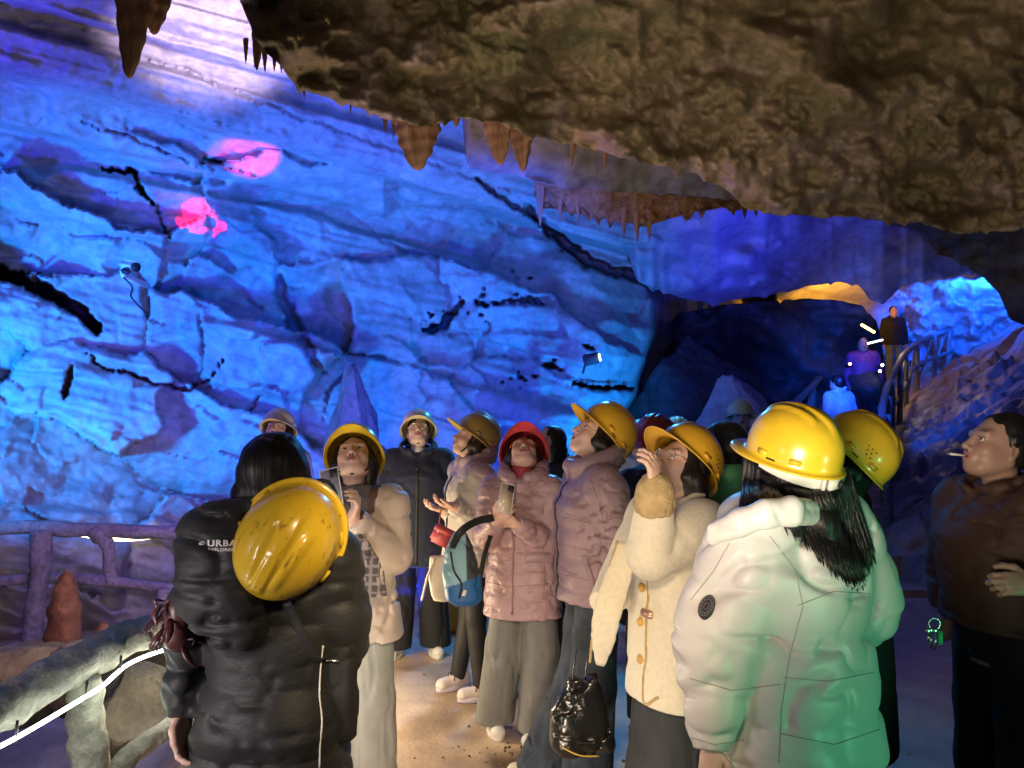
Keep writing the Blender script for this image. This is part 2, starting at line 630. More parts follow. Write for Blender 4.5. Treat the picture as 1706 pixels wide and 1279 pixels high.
    for pts, wd, dep in G:
        if wd <= 4:
            continue
        if wd <= 6:
            dep = dep * (0.8 if pts[0][0] == 148 else 0.28)
        wd = wd * (0.95 if wd > 12 else 0.7) if wd > 6 else max(2.9, wd * 0.6)
        d, t = poly_dist(Xj, Yj, pts)
        taper = 0.35 + 0.65 * np.sin(np.pi * np.clip(t * 0.94 + 0.03, 0, 1)) ** 0.5
        D = D + dep * (1 - sstep(0.35, 1.0, d / (wd * taper * jag)))
    # clusters of solution pits
    pit = vnoise(np.stack([(X + 0.45 * Y) / 17, (Y - 0.35 * X) / 9, X * 0], -1), 61) * 0.62 + 0.38 * vnoise(np.stack([Xj / 7, Yj / 5, X * 0], -1), 63)
    zone = np.zeros(X.shape)
    for (cx, cy, sx, sy, a_) in ((830, 490, 75, 30, 1.0), (905, 612, 85, 22, 1.0), (735, 520, 60, 22, 0.7), (960, 590, 50, 24, 0.9), (700, 590, 70, 20, 0.5), (940, 420, 60, 22, 0.6)):
        yy = Y - cy + 0.35 * (X - cx)
        zone = np.maximum(zone, a_ * np.exp(-((X - cx) / sx) ** 2 - (yy / sy) ** 2))
    D = D + 0.8 * sstep(0.0, 0.10, pit - (0.93 - 0.36 * zone)) * (zone > 0.08)
    # coarse rubble texture of the blue passage roof at the right
    right = sstep(1440, 1500, X) * (1 - sstep(560, 600, Y))
    D = D + right * 1.6 * (fbm(np.stack([X / 22, Y / 16, X * 0], -1), 4, 91) - 0.45)
    V = at_np(X, Y, D).reshape(-1, 3)
    m = rock_mat('limestone', [(0.30, 0.29, 0.27), (0.44, 0.43, 0.40), (0.62, 0.60, 0.56)], 0.7, 0.45, 0.04, fine=9.0)
    o = mesh_np('cave_wall', V, grid_quads(len(ys), len(xs)), m)
    tag(o, kind='structure')
    return o


far_wall()


# --- roof masses: each is a thick body of rock with a curled-under lower lip
def roof_mass(name, edge, depth_edge, depth_top, top_y, mat, seed, relief=0.14, xr=None, curl=2.2, lip=1.0, fine=5.0, drip=9.0, nv=None, fscale=30.0, sgn=-1):
    ex = np.array([p[0] for p in edge], float)
    ey = np.array([p[1] for p in edge], float)
    x0, x1 = ex[0], ex[-1]
    fa, fb = max(x0, -40), min(x1, 1746)
    xs = axis(x0, fa, fb, x1, fine, 40) if (x0 < fa or x1 > fb) else np.arange(x0, x1 + 1, fine)
    e = np.interp(xs, ex, ey)
    n1 = fbm(np.stack([xs / 26, xs * 0, xs * 0], -1), 4, seed + 1) - 0.5
    n2 = np.clip(vnoise(np.stack([xs / 9, xs * 0 + 4, xs * 0], -1), seed + 2) - 0.62, 0, 1) * 3
    e = e + drip * n1 * 1.6 + drip * 1.3 * n2 * lip
    vs = nv or int(700 / fine / 1.3)
    tv = np.linspace(0, 1, vs)
    # from the top of the mass down to the lip (dense inside the frame)
    top = np.interp(xs, [p[0] for p in top_y], [p[1] for p in top_y]) if isinstance(top_y, list) else np.full(xs.shape, float(top_y))
    Yr = top[None, :] + (e - top)[None, :] * tv[:, None]
    Xr = np.repeat(xs[None, :], vs, 0)
    dE = np.interp(xs, [p[0] for p in depth_edge], [p[1] for p in depth_edge])
    dT = np.interp(xs, [p[0] for p in depth_top], [p[1] for p in depth_top])
    Dr = dT[None, :] + (dE - dT)[None, :] * tv[:, None] ** 0.8
    P = np.stack([Xr / 120, Yr / 80, Xr * 0], -1)
    rel = (fbm(P, 3, seed) - 0.5) * 2.4 + 0.55 * (fbm(P * 4, 4, seed + 3, 0.6) - 0.5) * sstep(0.50, 0.62, fbm(P * 0.8, 2, seed + 12)) + 0.30 * (1 - np.abs(2 * fbm(P * np.array((0.45, 1.1, 1)), 3, seed + 5) - 1))
    fineR = (fbm(np.stack([Xr / fscale, Yr / (fscale * 0.8), Xr * 0], -1), 4, seed + 9) - 0.5)
    Dr = Dr - relief * rel * dE[None, :] * 0.35 - relief * 0.9 * fineR * (0.15 + 0.85 * sstep(0.80, 0.97, tv)[:, None]) * dE[None, :] * 0.35
    # rounding of the lip, then the hidden back rises away from the viewer
    kb = 14
    tb = np.linspace(0, 1, kb + 1)[1:]
    Yb = e[None, :] + sgn * (tb[:, None] ** 1.6) * 330
    last = Dr[-1]
    Db = last[None, :] + curl * np.sin(tb[:, None] * math.pi / 2)
    Xb = np.repeat(xs[None, :], kb, 0)
    # soften the last rows of the face
    X = np.concatenate([Xr, Xb])
    Y = np.concatenate([Yr, Yb])
    D = np.concatenate([Dr, Db])
    V = at_np(X, Y, D).reshape(-1, 3)
    o = mesh_np(name, V, grid_quads(X.shape[0], X.shape[1]), mat)
    tag(o, kind='structure')
    return o


m_tufa = rock_mat('tufa', [(0.15, 0.16, 0.07), (0.32, 0.24, 0.13), (0.52, 0.40, 0.35)], 0.9, 0.45, 0.03, fine=24.0)
m_drip = rock_mat('drip_rock', [(0.20, 0.09, 0.04), (0.36, 0.19, 0.09), (0.42, 0.30, 0.2)], 3.0, 1.0, 0.04, fine=26.0)
m_grey = rock_mat('grey_rock', [(0.13, 0.12, 0.12), (0.22, 0.20, 0.19), (0.32, 0.28, 0.26)], 1.2, 0.5, 0.04, fine=9.0)
m_dark = rock_mat('dark_rock', [(0.07, 0.065, 0.06), (0.12, 0.11, 0.1), (0.2, 0.18, 0.16)], 1.2, 0.8, 0.06, fine=9.0)

roof_mass('cave_ceiling',
          [(-1200, -260), (0, -240), (180, -150), (330, -110), (385, -40), (400, 0), (425, 60), (445, 88), (470, 112), (500, 150), (560, 168), (640, 195), (700, 212), (760, 196), (830, 205), (890, 226),
           (960, 240), (1040, 262), (1120, 278), (1200, 308), (1248, 350), (1340, 358), (1440, 366), (1530, 374), (1600, 388), (1706, 380), (1900, 372), (2700, 360)],
          [(-1200, 2.6), (400, 3.5), (640, 4.1), (900, 4.5), (1200, 5.0), (1500, 5.4), (1706, 5.4), (2700, 4.5)],
          [(-1200, 1.3), (2700, 1.3)], -1500, m_tufa, 100, relief=0.28, fine=4.0, drip=13, nv=420, curl=2.4)
roof_mass('ceiling_ledge',
          [(770, 190), (775, 262), (782, 280), (815, 287), (860, 290), (890, 302), (940, 312), (1010, 318), (1100, 322), (1200, 330), (1262, 335)],
          [(770, 5.6), (1262, 6.2)], [(770, 5.0), (1262, 5.2)], 120, m_grey, 140, relief=0.10, fine=4, drip=3, curl=0.8, nv=60)
roof_mass('ceiling_drip_shelf',
          [(890, 322), (905, 345), (960, 353), (1000, 366), (1050, 373), (1085, 376), (1120, 364), (1180, 350), (1262, 346)],
          [(890, 6.3), (1262, 6.4)], [(890, 6.0), (1262, 6.2)], 270, m_drip, 150, relief=0.16, fine=3, drip=10, lip=1.6, curl=0.6, nv=60, fscale=14)
roof_mass('passage_roof',
          [(1040, 400), (1062, 470), (1085, 480), (1130, 496), (1180, 506), (1240, 498), (1290, 490), (1340, 478), (1400, 470), (1430, 476), (1452, 500), (1470, 508), (1500, 478), (1560, 462), (1610, 456), (1660, 455), (2300, 430)],
          [(1040, 10.2), (1200, 11.0), (1450, 12.5), (1706, 13), (2300, 9)], [(1040, 7.2), (1450, 8.0), (1706, 8), (2300, 6)], 240, rock_mat('passage_stone', [(0.3, 0.29, 0.27), (0.42, 0.41, 0.38), (0.55, 0.53, 0.5)], 0.6, 0.5, 0.06, fine=6.0), 160, relief=0.2, fine=4, drip=5, curl=3.0, nv=90, fscale=60)
roof_mass('ceiling_shoulder',
          [(1480, 372), (1530, 385), (1562, 420), (1600, 436), (1640, 462), (1664, 490), (1682, 530), (1720, 545), (1850, 560), (2600, 600)],
          [(1480, 7.4), (1706, 7.0), (2600, 5)], [(1480, 6.0), (1706, 5.8), (2600, 4)], 240, m_dark, 170, relief=0.16, fine=4, drip=5, curl=2.0, nv=70, fscale=50)


# --- the ground: path, sunken floor at the left, ramp and rubble at the right
def path_z(y):
    return np.interp(y, [-4, 6.0, 7.0, 10.0, 12.0, 15.0, 19.0, 24.0], [0, 0, 0.2, 0.83, 1.30, 2.10, 3.06, 3.9])


def path_x(y):
    return np.interp(y, [-4, 4.0, 6.0, 8.0, 10.0, 12.0, 15.0, 19.0, 24.0], [4.0, 3.6, 3.5, 3.9, 4.8, 5.9, 7.8, 11.2, 14.5])


def ground_h(x, y):
    pz, xr = path_z(y), path_x(y)
    side = x - xr
    h = pz.copy() if hasattr(pz, 'copy') else pz
    rub = np.clip(side, 0, 3.2)
    h = h + rub * 0.62 * sstep(4.0, 8.0, y)
    lft = np.clip(-side - 1.3, 0, None)
    h = np.where(y > 6, h - np.minimum(lft * 0.5, np.maximum(pz, 0)), h)
    # low floor beyond the left railing
    low = sstep(-1.05, -1.75, x - 0.0) * sstep(0.5, 1.5, y) * (1 - 0.0 * y)
    low = 1 - sstep(-2.0, -1.35, x + 0.10 * (y - 3))
    h = h - 0.38 * low
    return h


def ground():
    xs = np.unique(np.concatenate([np.arange(-12, -3, 0.25), np.arange(-3, 3.4, 0.035), np.arange(3.4, 9, 0.05), np.arange(9, 18, 0.3)]))
    ys = np.unique(np.concatenate([np.arange(-4, 1.5, 0.3), np.arange(1.5, 9, 0.04), np.arange(9, 20, 0.08), np.arange(20, 26, 0.4)]))
    X, Y = np.meshgrid(xs, ys)
    Z = ground_h(X, Y)
    P = np.stack([X, Y, X * 0], -1)
    side = X - path_x(Y)
    rub = sstep(-0.1, 0.5, side) * sstep(3.5, 6.0, Y)
    Z = Z + 0.02 * (fbm(P * 1.3, 4, 4) - 0.5)
    wx, wy = 90 * fbm(P * 1.1, 4, 2), 90 * fbm(P * 1.1, 4, 22)
    bl, _ = wall_blocks(X * 100 + wx, Y * 100 + wy, 12, 52, 40, 0.09, 0.14, 0, 0.12, 0.1)
    b2, _ = wall_blocks(X * 100 + wx, Y * 100 + wy, 13, 17, 13, 0.03, 0.05, 0, 0.04, 0.15)
    Z = Z - rub * (bl + b2) + rub * 0.5 * (fbm(P * 0.9, 4, 33) - 0.5)
    leftm = 1 - sstep(-2.2, -1.5, X)
    Z = Z + leftm * 0.10 * (fbm(P * 1.6, 4, 14) - 0.5) * 2
    # worn muddy hollow in the path
    d = np.hypot((X - 0.14) / 0.34, (Y - 3.80) / 0.13)
    hollow = (1 - sstep(0.6, 1.05, d + 0.9 * (fbm(P * 14, 3, 8) - 0.5)))
    Z = Z - hollow * (0.015 + 0.05 * (fbm(P * 34, 3, 81)))
    # steps of the stair
    on = sstep(-1.3, -1.15, side) * (1 - sstep(-0.1, 0.1, side)) * (Y > 6.6)
    st = np.floor(Z / 0.15) * 0.15
    Z = np.where(on > 0.5, st, Z)
    V = np.stack([X, Y, Z], -1).reshape(-1, 3)
    # worn dust on the path, grey stone off it: pigment only
    pathm = (1 - rub) * (1 - leftm)
    c_path = np.array([0.62, 0.46, 0.30])
    c_mud = np.array([0.20, 0.13, 0.08])
    c_rub = np.array([0.34, 0.31, 0.29])
    c_low = np.array([0.46, 0.34, 0.28])
    k = fbm(P * 0.9, 4, 51)[..., None]
    C = c_path * (0.75 + 0.5 * k)
    C = C * (1 - rub[..., None]) + c_rub * rub[..., None]
    C = C * (1 - leftm[..., None]) + c_low * leftm[..., None]
    mud = np.clip(sstep(0.54, 0.68, fbm(P * 2.2, 5, 54)) * pathm * 0.55 + hollow, 0, 1)[..., None]
    C = C * (1 - mud) + c_mud * mud
    m = M('path_earth', (1, 1, 1), 0.46, 0.0, 5, 0.5, 34, 0.012, vc=True, col2=(0.72, 0.70, 0.68))
    o = mesh_np('ground', V, grid_quads(len(ys), len(xs)), m, colors=C.reshape(-1, 3))
    tag(o, kind='structure')


ground()


# --- loose rocks and hanging stones
def boulder(pos, size, seed, mat, label, point_up=0.0, group=None, rz=0.0, name='boulder', parts=None):
    n, mm = 110, 70
    u = np.linspace(0, 2 * np.pi, n, endpoint=False)
    v = np.linspace(0.02, np.pi - 0.02, mm)
    U, Vv = np.meshgrid(u, v)
    D = np.stack([np.sin(Vv) * np.cos(U), np.sin(Vv) * np.sin(U), np.cos(Vv)], -1)
    rs = np.random.RandomState(seed)
    r = np.full(U.shape, 1.0)
    for k in range(13):   # cut flat faces
        nrm = rs.normal(size=3)
        nrm /= np.linalg.norm(nrm)
        h = rs.uniform(0.55, 0.85)
        dn = D @ nrm
        r = np.minimum(r, np.where(dn > 0.05, h / np.maximum(dn, 0.05), 9))
    r = r * (1 + 0.13 * (fbm(D * 2.5 + seed, 5, seed) - 0.5) * 2 + 0.05 * (ridged(D * 5 + seed, 3, seed) - 0.6))
    P = D * r[..., None]
    tp = 1 - point_up * np.clip(P[..., 2], 0, 1)
    P[..., 0] *= tp
    P[..., 1] *= tp
    P = P * np.array(size)
    P[..., 2] += size[2] * 0.5
    V = P.reshape(-1, 3)
    a = (np.arange(mm - 1)[:, None] * n + np.arange(n)[None, :])
    b = (np.arange(mm - 1)[:, None] * n + (np.arange(n)[None, :] + 1) % n)
    Q = np.stack([a, a + n, b + n, b], -1).reshape(-1, 4)
    o = mesh_np(name, V, Q, mat, loc=pos)
    o.rotation_euler = (0, 0, rz)
    tag(o, label, 'rock' if name == 'boulder' else name, group)
    return o


def stalactite(px, py0, py1, d, w0, label, seed, mat, group=None, tip=0.12, lean=0.0, name='stalactite', flat=0.8, bulge=0.0):
    """hanging stone from a roof pixel to a tip pixel, w0 = width in px at the root"""
    top = at(px, py0 - 26, d + 0.02)
    bot = at(px + lean, py1, d)
    L = (top - bot).length
    r0 = w0 / FPX * d / 2
    n, mm = 30, 34
    V = []
    rs = random.Random(seed)
    ph = [rs.uniform(0, 6.28) for _ in range(5)]
    for j in range(mm + 1):
        t = j / mm
        c = top.lerp(bot, t)
        prof = (1 - t) ** 0.75 * (1 - tip) + tip * (1 - t) ** 0.3 + bulge * math.sin(math.pi * min(1, t * 1.2)) * (1 if t < .83 else 0)
        for k in range(n):
            a = 2 * math.pi * k / n
            fl = 1 + 0.16 * math.sin(3 * a + ph[0] + t * 2) + 0.09 * math.sin(7 * a + ph[1] - t * 3) + 0.06 * math.sin(11 * t * 3 + ph[2] + a) + 0.05 * math.sin(13 * a + 20 * t)
            r = r0 * prof * fl
            V.append((c.x + math.cos(a) * r - bot.x, c.y + math.sin(a) * r * flat - bot.y, c.z - bot.z))
    F = []
    for j in range(mm):
        for k in range(n):
            a, b = j * n + k, j * n + (k + 1) % n
            F.append((a, a + n, b + n, b))
    V.append((0, 0, -0.004))
    F += [(mm * n + k, len(V) - 1, mm * n + (k + 1) % n) for k in range(n)]
    F.append(tuple(range(n)))
    o = mesh_py(name, V, [tuple(reversed(f)) for f in F], mat, loc=bot)
    tag(o, label, 'stalactite', group)
    return o


m_stal = rock_mat('stalactite_stone', [(0.22, 0.11, 0.05), (0.40, 0.22, 0.12), (0.55, 0.36, 0.24)], 4.0, 0.9, 0.03, ((0, 0, 0), (1, 1, 0.25)), fine=22.0)
stalactite(228, -40, 132, 3.6, 78, 'long brown stalactite hanging at the top left in front of the violet opening', 1, m_stal, tip=0.25, lean=-12)
stalactite(262, -40, 58, 3.7, 66, 'short blunt brown stalactite beside the long one at the top left', 2, m_stal, tip=0.35, lean=-6)
stalactite(692, 205, 284, 4.3, 84, 'thick blunt stalactite with a pale tip left of the pointed pair', 3, m_stal, tip=0.42, lean=4)
stalactite(822, 205, 275, 4.5, 62, 'pointed stalactite at the left end of the pair hanging under the middle of the ceiling', 4, m_stal, tip=0.25, lean=12)
stalactite(868, 215, 286, 4.6, 52, 'pointed stalactite at the right end of the pair hanging under the middle of the ceiling', 5, m_stal, tip=0.18, lean=4)
stalactite(760, 196, 212, 4.4, 26, 'tiny violet-lit stalactite between the thick blunt one and the pointed pair', 6, m_stal)
stalactite(900, 318, 378, 6.1, 16, 'thin root-like stalactite at the left end of the hanging orange drip shelf', 7, m_stal)
stalactite(432, 40, 118, 3.62, 30, 'narrow dark stalactite hanging by the white opening in the roof', 8, m_stal, lean=-4)
rs_ = random.Random(4)
ORD = ['leftmost', 'second from the left', 'third from the left', 'fourth from the left', 'fifth from the left', 'sixth from the left', 'seventh from the left', 'eighth from the left', 'rightmost']
for cname, dd, wmax, pts_ in (('small stalactites beside the white roof opening', 3.85, 13, [(410, 96), (425, 104), (440, 100), (458, 108), (470, 112), (505, 142)]),
                              ('small stalactites left of the thick blunt one', 4.35, 13, [(585, 170), (640, 206), (655, 212)]),
                              ('small stalactites under the orange drip shelf', 6.15, 13, [(935, 350), (962, 362), (1040, 376), (1060, 384), (1082, 382)]),
                              ('small stalactites above the grey ledge', 4.75, 13, [(955, 262), (1010, 268)])):
    for k, (px, py) in enumerate(pts_):
        L_ = rs_.uniform(8, 22)
        od = ORD[k] if k < len(pts_) - 1 else 'rightmost'
        stalactite(px, py - 6, py + L_, dd, rs_.uniform(8, wmax), '%s of the %s' % (od.replace(' from the left', ' from left'), cname), 20 + k + px % 7, m_stal, cname, lean=rs_.uniform(-3, 3))

m_wallrock = bpy.data.materials['limestone']
p = at(585, 720, 7.3)
boulder((p.x, p.y, p.z - 0.35), (0.34, 0.3, 0.70), 31, m_grey, 'tall pointed dark rock against the blue wall above the clear-cased phone', 0.55)
p = at(1215, 740, 9.2)
boulder((p.x, p.y, p.z - 0.75), (0.95, 0.7, 1.05), 33, m_wallrock, 'big pointed dark blue boulder behind the cyan helmets', 0.6)
p = at(1150, 660, 10.4)
boulder((p.x, p.y, p.z - 0.9), (1.2, 0.9, 1.2), 34, m_dark, 'broad dark boulder in the recess right of the blue wall', 0.2)
roof_mass('rock_bank',
          [(1070, 640), (1100, 556), (1130, 522), (1200, 508), (1290, 499), (1380, 497), (1436, 508), (1462, 536), (1474, 600), (1482, 700), (1486, 800)],
          [(1070, 12.6), (1486, 13.4)], [(1070, 11.4), (1486, 12.4)], 900, m_dark, 190, relief=0.3, fine=5, drip=4, curl=2.0, nv=90, fscale=40, sgn=1)


# ================================================================== SIGNED-DISTANCE MODELLING
class SDF:
    """distance field on a rectilinear grid; fine = list of ((lo),(hi)) boxes that get the small step"""
    def __init__(s, lo, hi, h, fine=(), hf=None):
        s.ax = []
        for i in range(3):
            a, b = lo[i] - 2 * h, hi[i] + 2 * h
            pts = [a]
            while pts[-1] < b:
                x = pts[-1]
                st = h
                for (l, u) in fine:
                    if l[i] - h * 0.6 <= x < u[i]:
                        st = hf
                pts.append(x + st)
            s.ax.append(np.array(pts, np.float32))
        s.F = np.full([len(a) for a in s.ax], 0.12, np.float32)

    def _sl(s, lo, hi):
        r = []
        for i in range(3):
            a = max(0, np.searchsorted(s.ax[i], lo[i]) - 1)
            b = min(len(s.ax[i]), np.searchsorted(s.ax[i], hi[i]) + 1)
            if b <= a:
                return None
            r.append(slice(a, b))
        return tuple(r)

    def op(s, fn, lo, hi, k=0.01, mode='u'):
        pad = k + 0.03
        sl = s._sl([v - pad for v in lo], [v + pad for v in hi])
        if sl is None:
            return s
        X = s.ax[0][sl[0]][:, None, None]
        Y = s.ax[1][sl[1]][None, :, None]
        Z = s.ax[2][sl[2]][None, None, :]
        d = fn(X, Y, Z)
        f = s.F[sl]
        if mode == 'u':
            if k > 0:
                h = np.maximum(k - np.abs(f - d), 0) / k
                s.F[sl] = np.minimum(f, d) - h * h * k * 0.25
            else:
                s.F[sl] = np.minimum(f, d)
        else:
            e = -d if mode == 's' else d
            if k > 0:
                h = np.maximum(k - np.abs(f - e), 0) / k
                s.F[sl] = np.maximum(f, e) + h * h * k * 0.25
            else:
                s.F[sl] = np.maximum(f, e)
        return s

    def cap(s, a, b, ra, rb, k=0.02, mode='u', rings=0, amp=0.0, fx=1.0, fy=1.0):
        """tapered capsule; rings/amp make quilted tubes; fx, fy squash about the axis start"""
        a, b = np.array(a, float), np.array(b, float)
        ba = b - a
        L2 = float(ba @ ba) + 1e-9
        r = max(ra, rb) + abs(amp)
        lo, hi = np.minimum(a, b) - r, np.maximum(a, b) + r

        def fn(X, Y, Z):
            px, py, pz = X - a[0], Y - a[1], Z - a[2]
            t = np.clip((px * ba[0] + py * ba[1] + pz * ba[2]) / L2, 0, 1)
            dx, dy, dz = px - t * ba[0], py - t * ba[1], pz - t * ba[2]
            rr = ra + (rb - ra) * t
            if rings:
                rr = rr + amp * (np.abs(np.sin(math.pi * rings * t)) ** 0.6 - 0.5)
            return np.sqrt((dx / fx) ** 2 + (dy / fy) ** 2 + dz * dz) * min(fx, fy) - rr * min(fx, fy) if (fx != 1 or fy != 1) else np.sqrt(dx * dx + dy * dy + dz * dz) - rr
        return s.op(fn, lo, hi, k, mode)

    def chain(s, pts, rad, k=0.02, mode='u', rings=0, amp=0.0):
        for i in range(len(pts) - 1):
            s.cap(pts[i], pts[i + 1], rad[i], rad[i + 1], k, mode, rings, amp)
        return s

    def ell(s, c, r, k=0.02, mode='u', Rm=None):
        c, r = np.array(c, float), np.array(r, float)
        m = float(r.max())

        def fn(X, Y, Z):
            x, y, z = X - c[0], Y - c[1], Z - c[2]
            if Rm is not None:
                x, y, z = (Rm[0, 0] * x + Rm[1, 0] * y + Rm[2, 0] * z, Rm[0, 1] * x + Rm[1, 1] * y + Rm[2, 1] * z, Rm[0, 2] * x + Rm[1, 2] * y + Rm[2, 2] * z)
            k0 = np.sqrt((x / r[0]) ** 2 + (y / r[1]) ** 2 + (z / r[2]) ** 2)
            k1 = np.sqrt((x / r[0] ** 2) ** 2 + (y / r[1] ** 2) ** 2 + (z / r[2] ** 2) ** 2)
            return k0 * (k0 - 1) / np.maximum(k1, 1e-6)
        return s.op(fn, c - m, c + m, k, mode)

    def loft(s, st, k=0.02, mode='u', p=2.3, ring=None):
        """stack of elliptic sections (z, cx, cy, rx, ry); ring=(spacing, amp, phase) quilts it"""
        st = np.array(sorted(st, key=lambda q: q[0]), float)
        z0, z1 = st[0, 0], st[-1, 0]
        rx, ry = st[:, 3].max(), st[:, 4].max()
        lo = [(st[:, 1] - st[:, 3]).min(), (st[:, 2] - st[:, 4]).min(), z0]
        hi = [(st[:, 1] + st[:, 3]).max(), (st[:, 2] + st[:, 4]).max(), z1]

        def fn(X, Y, Z):
            cx, cy, a, b = [np.interp(Z, st[:, 0], st[:, i]) for i in (1, 2, 3, 4)]
            if ring:
                q = ring[1] * (np.abs(np.sin(math.pi * (Z - ring[2]) / ring[0])) ** 0.55 - 0.5)
                a, b = a + q, b + q
            u, v = np.abs((X - cx) / a), np.abs((Y - cy) / b)
            d = ((u ** p + v ** p) ** (1 / p) - 1) * np.minimum(a, b)
            e = np.maximum(z0 - Z, Z - z1)
            return np.maximum(d, e + 0.0 * d)
        return s.op(fn, lo, hi, k, mode)

    def cut(s, n, dist, k=0.008):
        """keep the half space n.x < dist"""
        n = np.array(n, float)
        lo = [a[0] for a in s.ax]
        hi = [a[-1] for a in s.ax]
        return s.op(lambda X, Y, Z: n[0] * X + n[1] * Y + n[2] * Z - dist, lo, hi, k, 'i')

    def band(s, fn, wdt=0.035):
        """displace the surface: fn(points)->offset, evaluated only near it"""
        idx = np.argwhere(np.abs(s.F) < wdt)
        P = np.stack([s.ax[i][idx[:, i]] for i in range(3)], -1)
        s.F[idx[:, 0], idx[:, 1], idx[:, 2]] += fn(P).astype(np.float32)
        return s

    def folds(s, seed, amp=0.008, sc=(9, 9, 16), octs=2):
        def fn(P):
            q = P * np.array(sc) + 0.7 * np.stack([vnoise(P * 5, seed), vnoise(P * 5, seed + 1), vnoise(P * 5, seed + 2)], -1)
            r = ridged(q, octs, seed)
            c = np.clip((r - 0.70) / 0.24, 0, 1)
            return amp * (1.15 * c * c * (0.25 + 1.3 * vnoise(P * 4, seed + 3)) - 0.25 + 0.8 * (fbm(P * 5, 2, seed + 7) - 0.5))
        return s.band(fn)

    def mesh(s, name, mat, parent=None, color=None, **kw):
        V, Q = s.nets()
        if len(V) == 0:
            V, Q = np.zeros((4, 3)), np.array([[0, 1, 2, 3]])
        C = None
        if color is not None:
            C = np.ones((len(V), 3), np.float32) * np.array(color(V) if callable(color) else color, np.float32)
        o = mesh_np(name, V, Q, mat, parent, C, **kw)
        o['_np'] = 0
        del o['_np']
        return o

    def nets(s):
        F = s.F
        S = F < 0
        nx, ny, nz = F.shape
        c = S[:-1, :-1, :-1].astype(np.int8)
        tot = np.zeros_like(c)
        for dx in (0, 1):
            for dy in (0, 1):
                for dz in (0, 1):
                    tot += S[dx:nx - 1 + dx, dy:ny - 1 + dy, dz:nz - 1 + dz]
        act = (tot > 0) & (tot < 8)
        I = np.argwhere(act)
        if len(I) == 0:
            return np.zeros((0, 3)), np.zeros((0, 4), int)
        idx = np.full(act.shape, -1, np.int32)
        idx[act] = np.arange(len(I))
        acc = np.zeros((len(I), 3))
        cnt = np.zeros(len(I))
        corners = [(0, 0, 0), (1, 0, 0), (0, 1, 0), (1, 1, 0), (0, 0, 1), (1, 0, 1), (0, 1, 1), (1, 1, 1)]
        vals = {q: F[I[:, 0] + q[0], I[:, 1] + q[1], I[:, 2] + q[2]] for q in corners}
        for q in corners:
            for a in range(3):
                if q[a] == 0:
                    r = list(q)
                    r[a] = 1
                    f0, f1 = vals[q], vals[tuple(r)]
                    m = (f0 < 0) != (f1 < 0)
                    t = f0 / np.where(m, f0 - f1, 1)
                    pos = np.tile(np.array(q, float), (len(I), 1))
                    pos[:, a] = t
                    acc[m] += pos[m]
                    cnt[m] += 1
        loc = acc / cnt[:, None]
        V = np.empty((len(I), 3))
        for a in range(3):
            A = s.ax[a]
            V[:, a] = A[I[:, a]] + loc[:, a] * (A[I[:, a] + 1] - A[I[:, a]])
        Q = []
        # x edges
        m = S[:-1, 1:-1, 1:-1] != S[1:, 1:-1, 1:-1]
        E = np.argwhere(m)
        fl = S[:-1, 1:-1, 1:-1][m]
        i, j, k = E[:, 0], E[:, 1] + 1, E[:, 2] + 1
        q = np.stack([idx[i, j - 1, k - 1], idx[i, j, k - 1], idx[i, j, k], idx[i, j - 1, k]], 1)
        q[~fl] = q[~fl][:, ::-1]
        Q.append(q)
        m = S[1:-1, :-1, 1:-1] != S[1:-1, 1:, 1:-1]
        E = np.argwhere(m)
        fl = S[1:-1, :-1, 1:-1][m]
        i, j, k = E[:, 0] + 1, E[:, 1], E[:, 2] + 1
        q = np.stack([idx[i - 1, j, k - 1], idx[i - 1, j, k], idx[i, j, k], idx[i, j, k - 1]], 1)
        q[~fl] = q[~fl][:, ::-1]
        Q.append(q)
        m = S[1:-1, 1:-1, :-1] != S[1:-1, 1:-1, 1:]
        E = np.argwhere(m)
        fl = S[1:-1, 1:-1, :-1][m]
        i, j, k = E[:, 0] + 1, E[:, 1] + 1, E[:, 2]
        q = np.stack([idx[i - 1, j - 1, k], idx[i, j - 1, k], idx[i, j, k], idx[i - 1, j, k]], 1)
        q[~fl] = q[~fl][:, ::-1]
        Q.append(q)
        Q = np.concatenate(Q)
        Q = Q[(Q >= 0).all(1)]
        # one relaxation pass takes the stair-steps off
        for _ in range(1):
            S1 = np.zeros_like(V)
            C1 = np.zeros(len(V))
            for a in range(4):
                b = (a + 1) % 4
                np.add.at(S1, Q[:, a], V[Q[:, b]])
                np.add.at(C1, Q[:, a], 1)
                np.add.at(S1, Q[:, b], V[Q[:, a]])
                np.add.at(C1, Q[:, b], 1)
            V = 0.6 * V + 0.4 * S1 / np.maximum(C1, 1)[:, None]
        return V, Q


def bvh_of(o):
    me = o.data
    return BVHTree.FromPolygons([v.co for v in me.vertices], [p.vertices for p in me.polygons])


def rotm(rx=0, ry=0, rz=0):
    """numpy rotation: first roll (y), then pitch (x), then yaw (z); degrees"""
    cx, sx, cy, sy, cz, sz = math.cos(R(rx)), math.sin(R(rx)), math.cos(R(ry)), math.sin(R(ry)), math.cos(R(rz)), math.sin(R(rz))
    X = np.array([[1, 0, 0], [0, cx, -sx], [0, sx, cx]])
    Y = np.array([[cy, 0, sy], [0, 1, 0], [-sy, 0, cy]])
    Z = np.array([[cz, -sz, 0], [sz, cz, 0], [0, 0, 1]])
    return Z @ X @ Y


def unit(v):
    v = np.array(v, float)
    return v / (np.linalg.norm(v) + 1e-9)


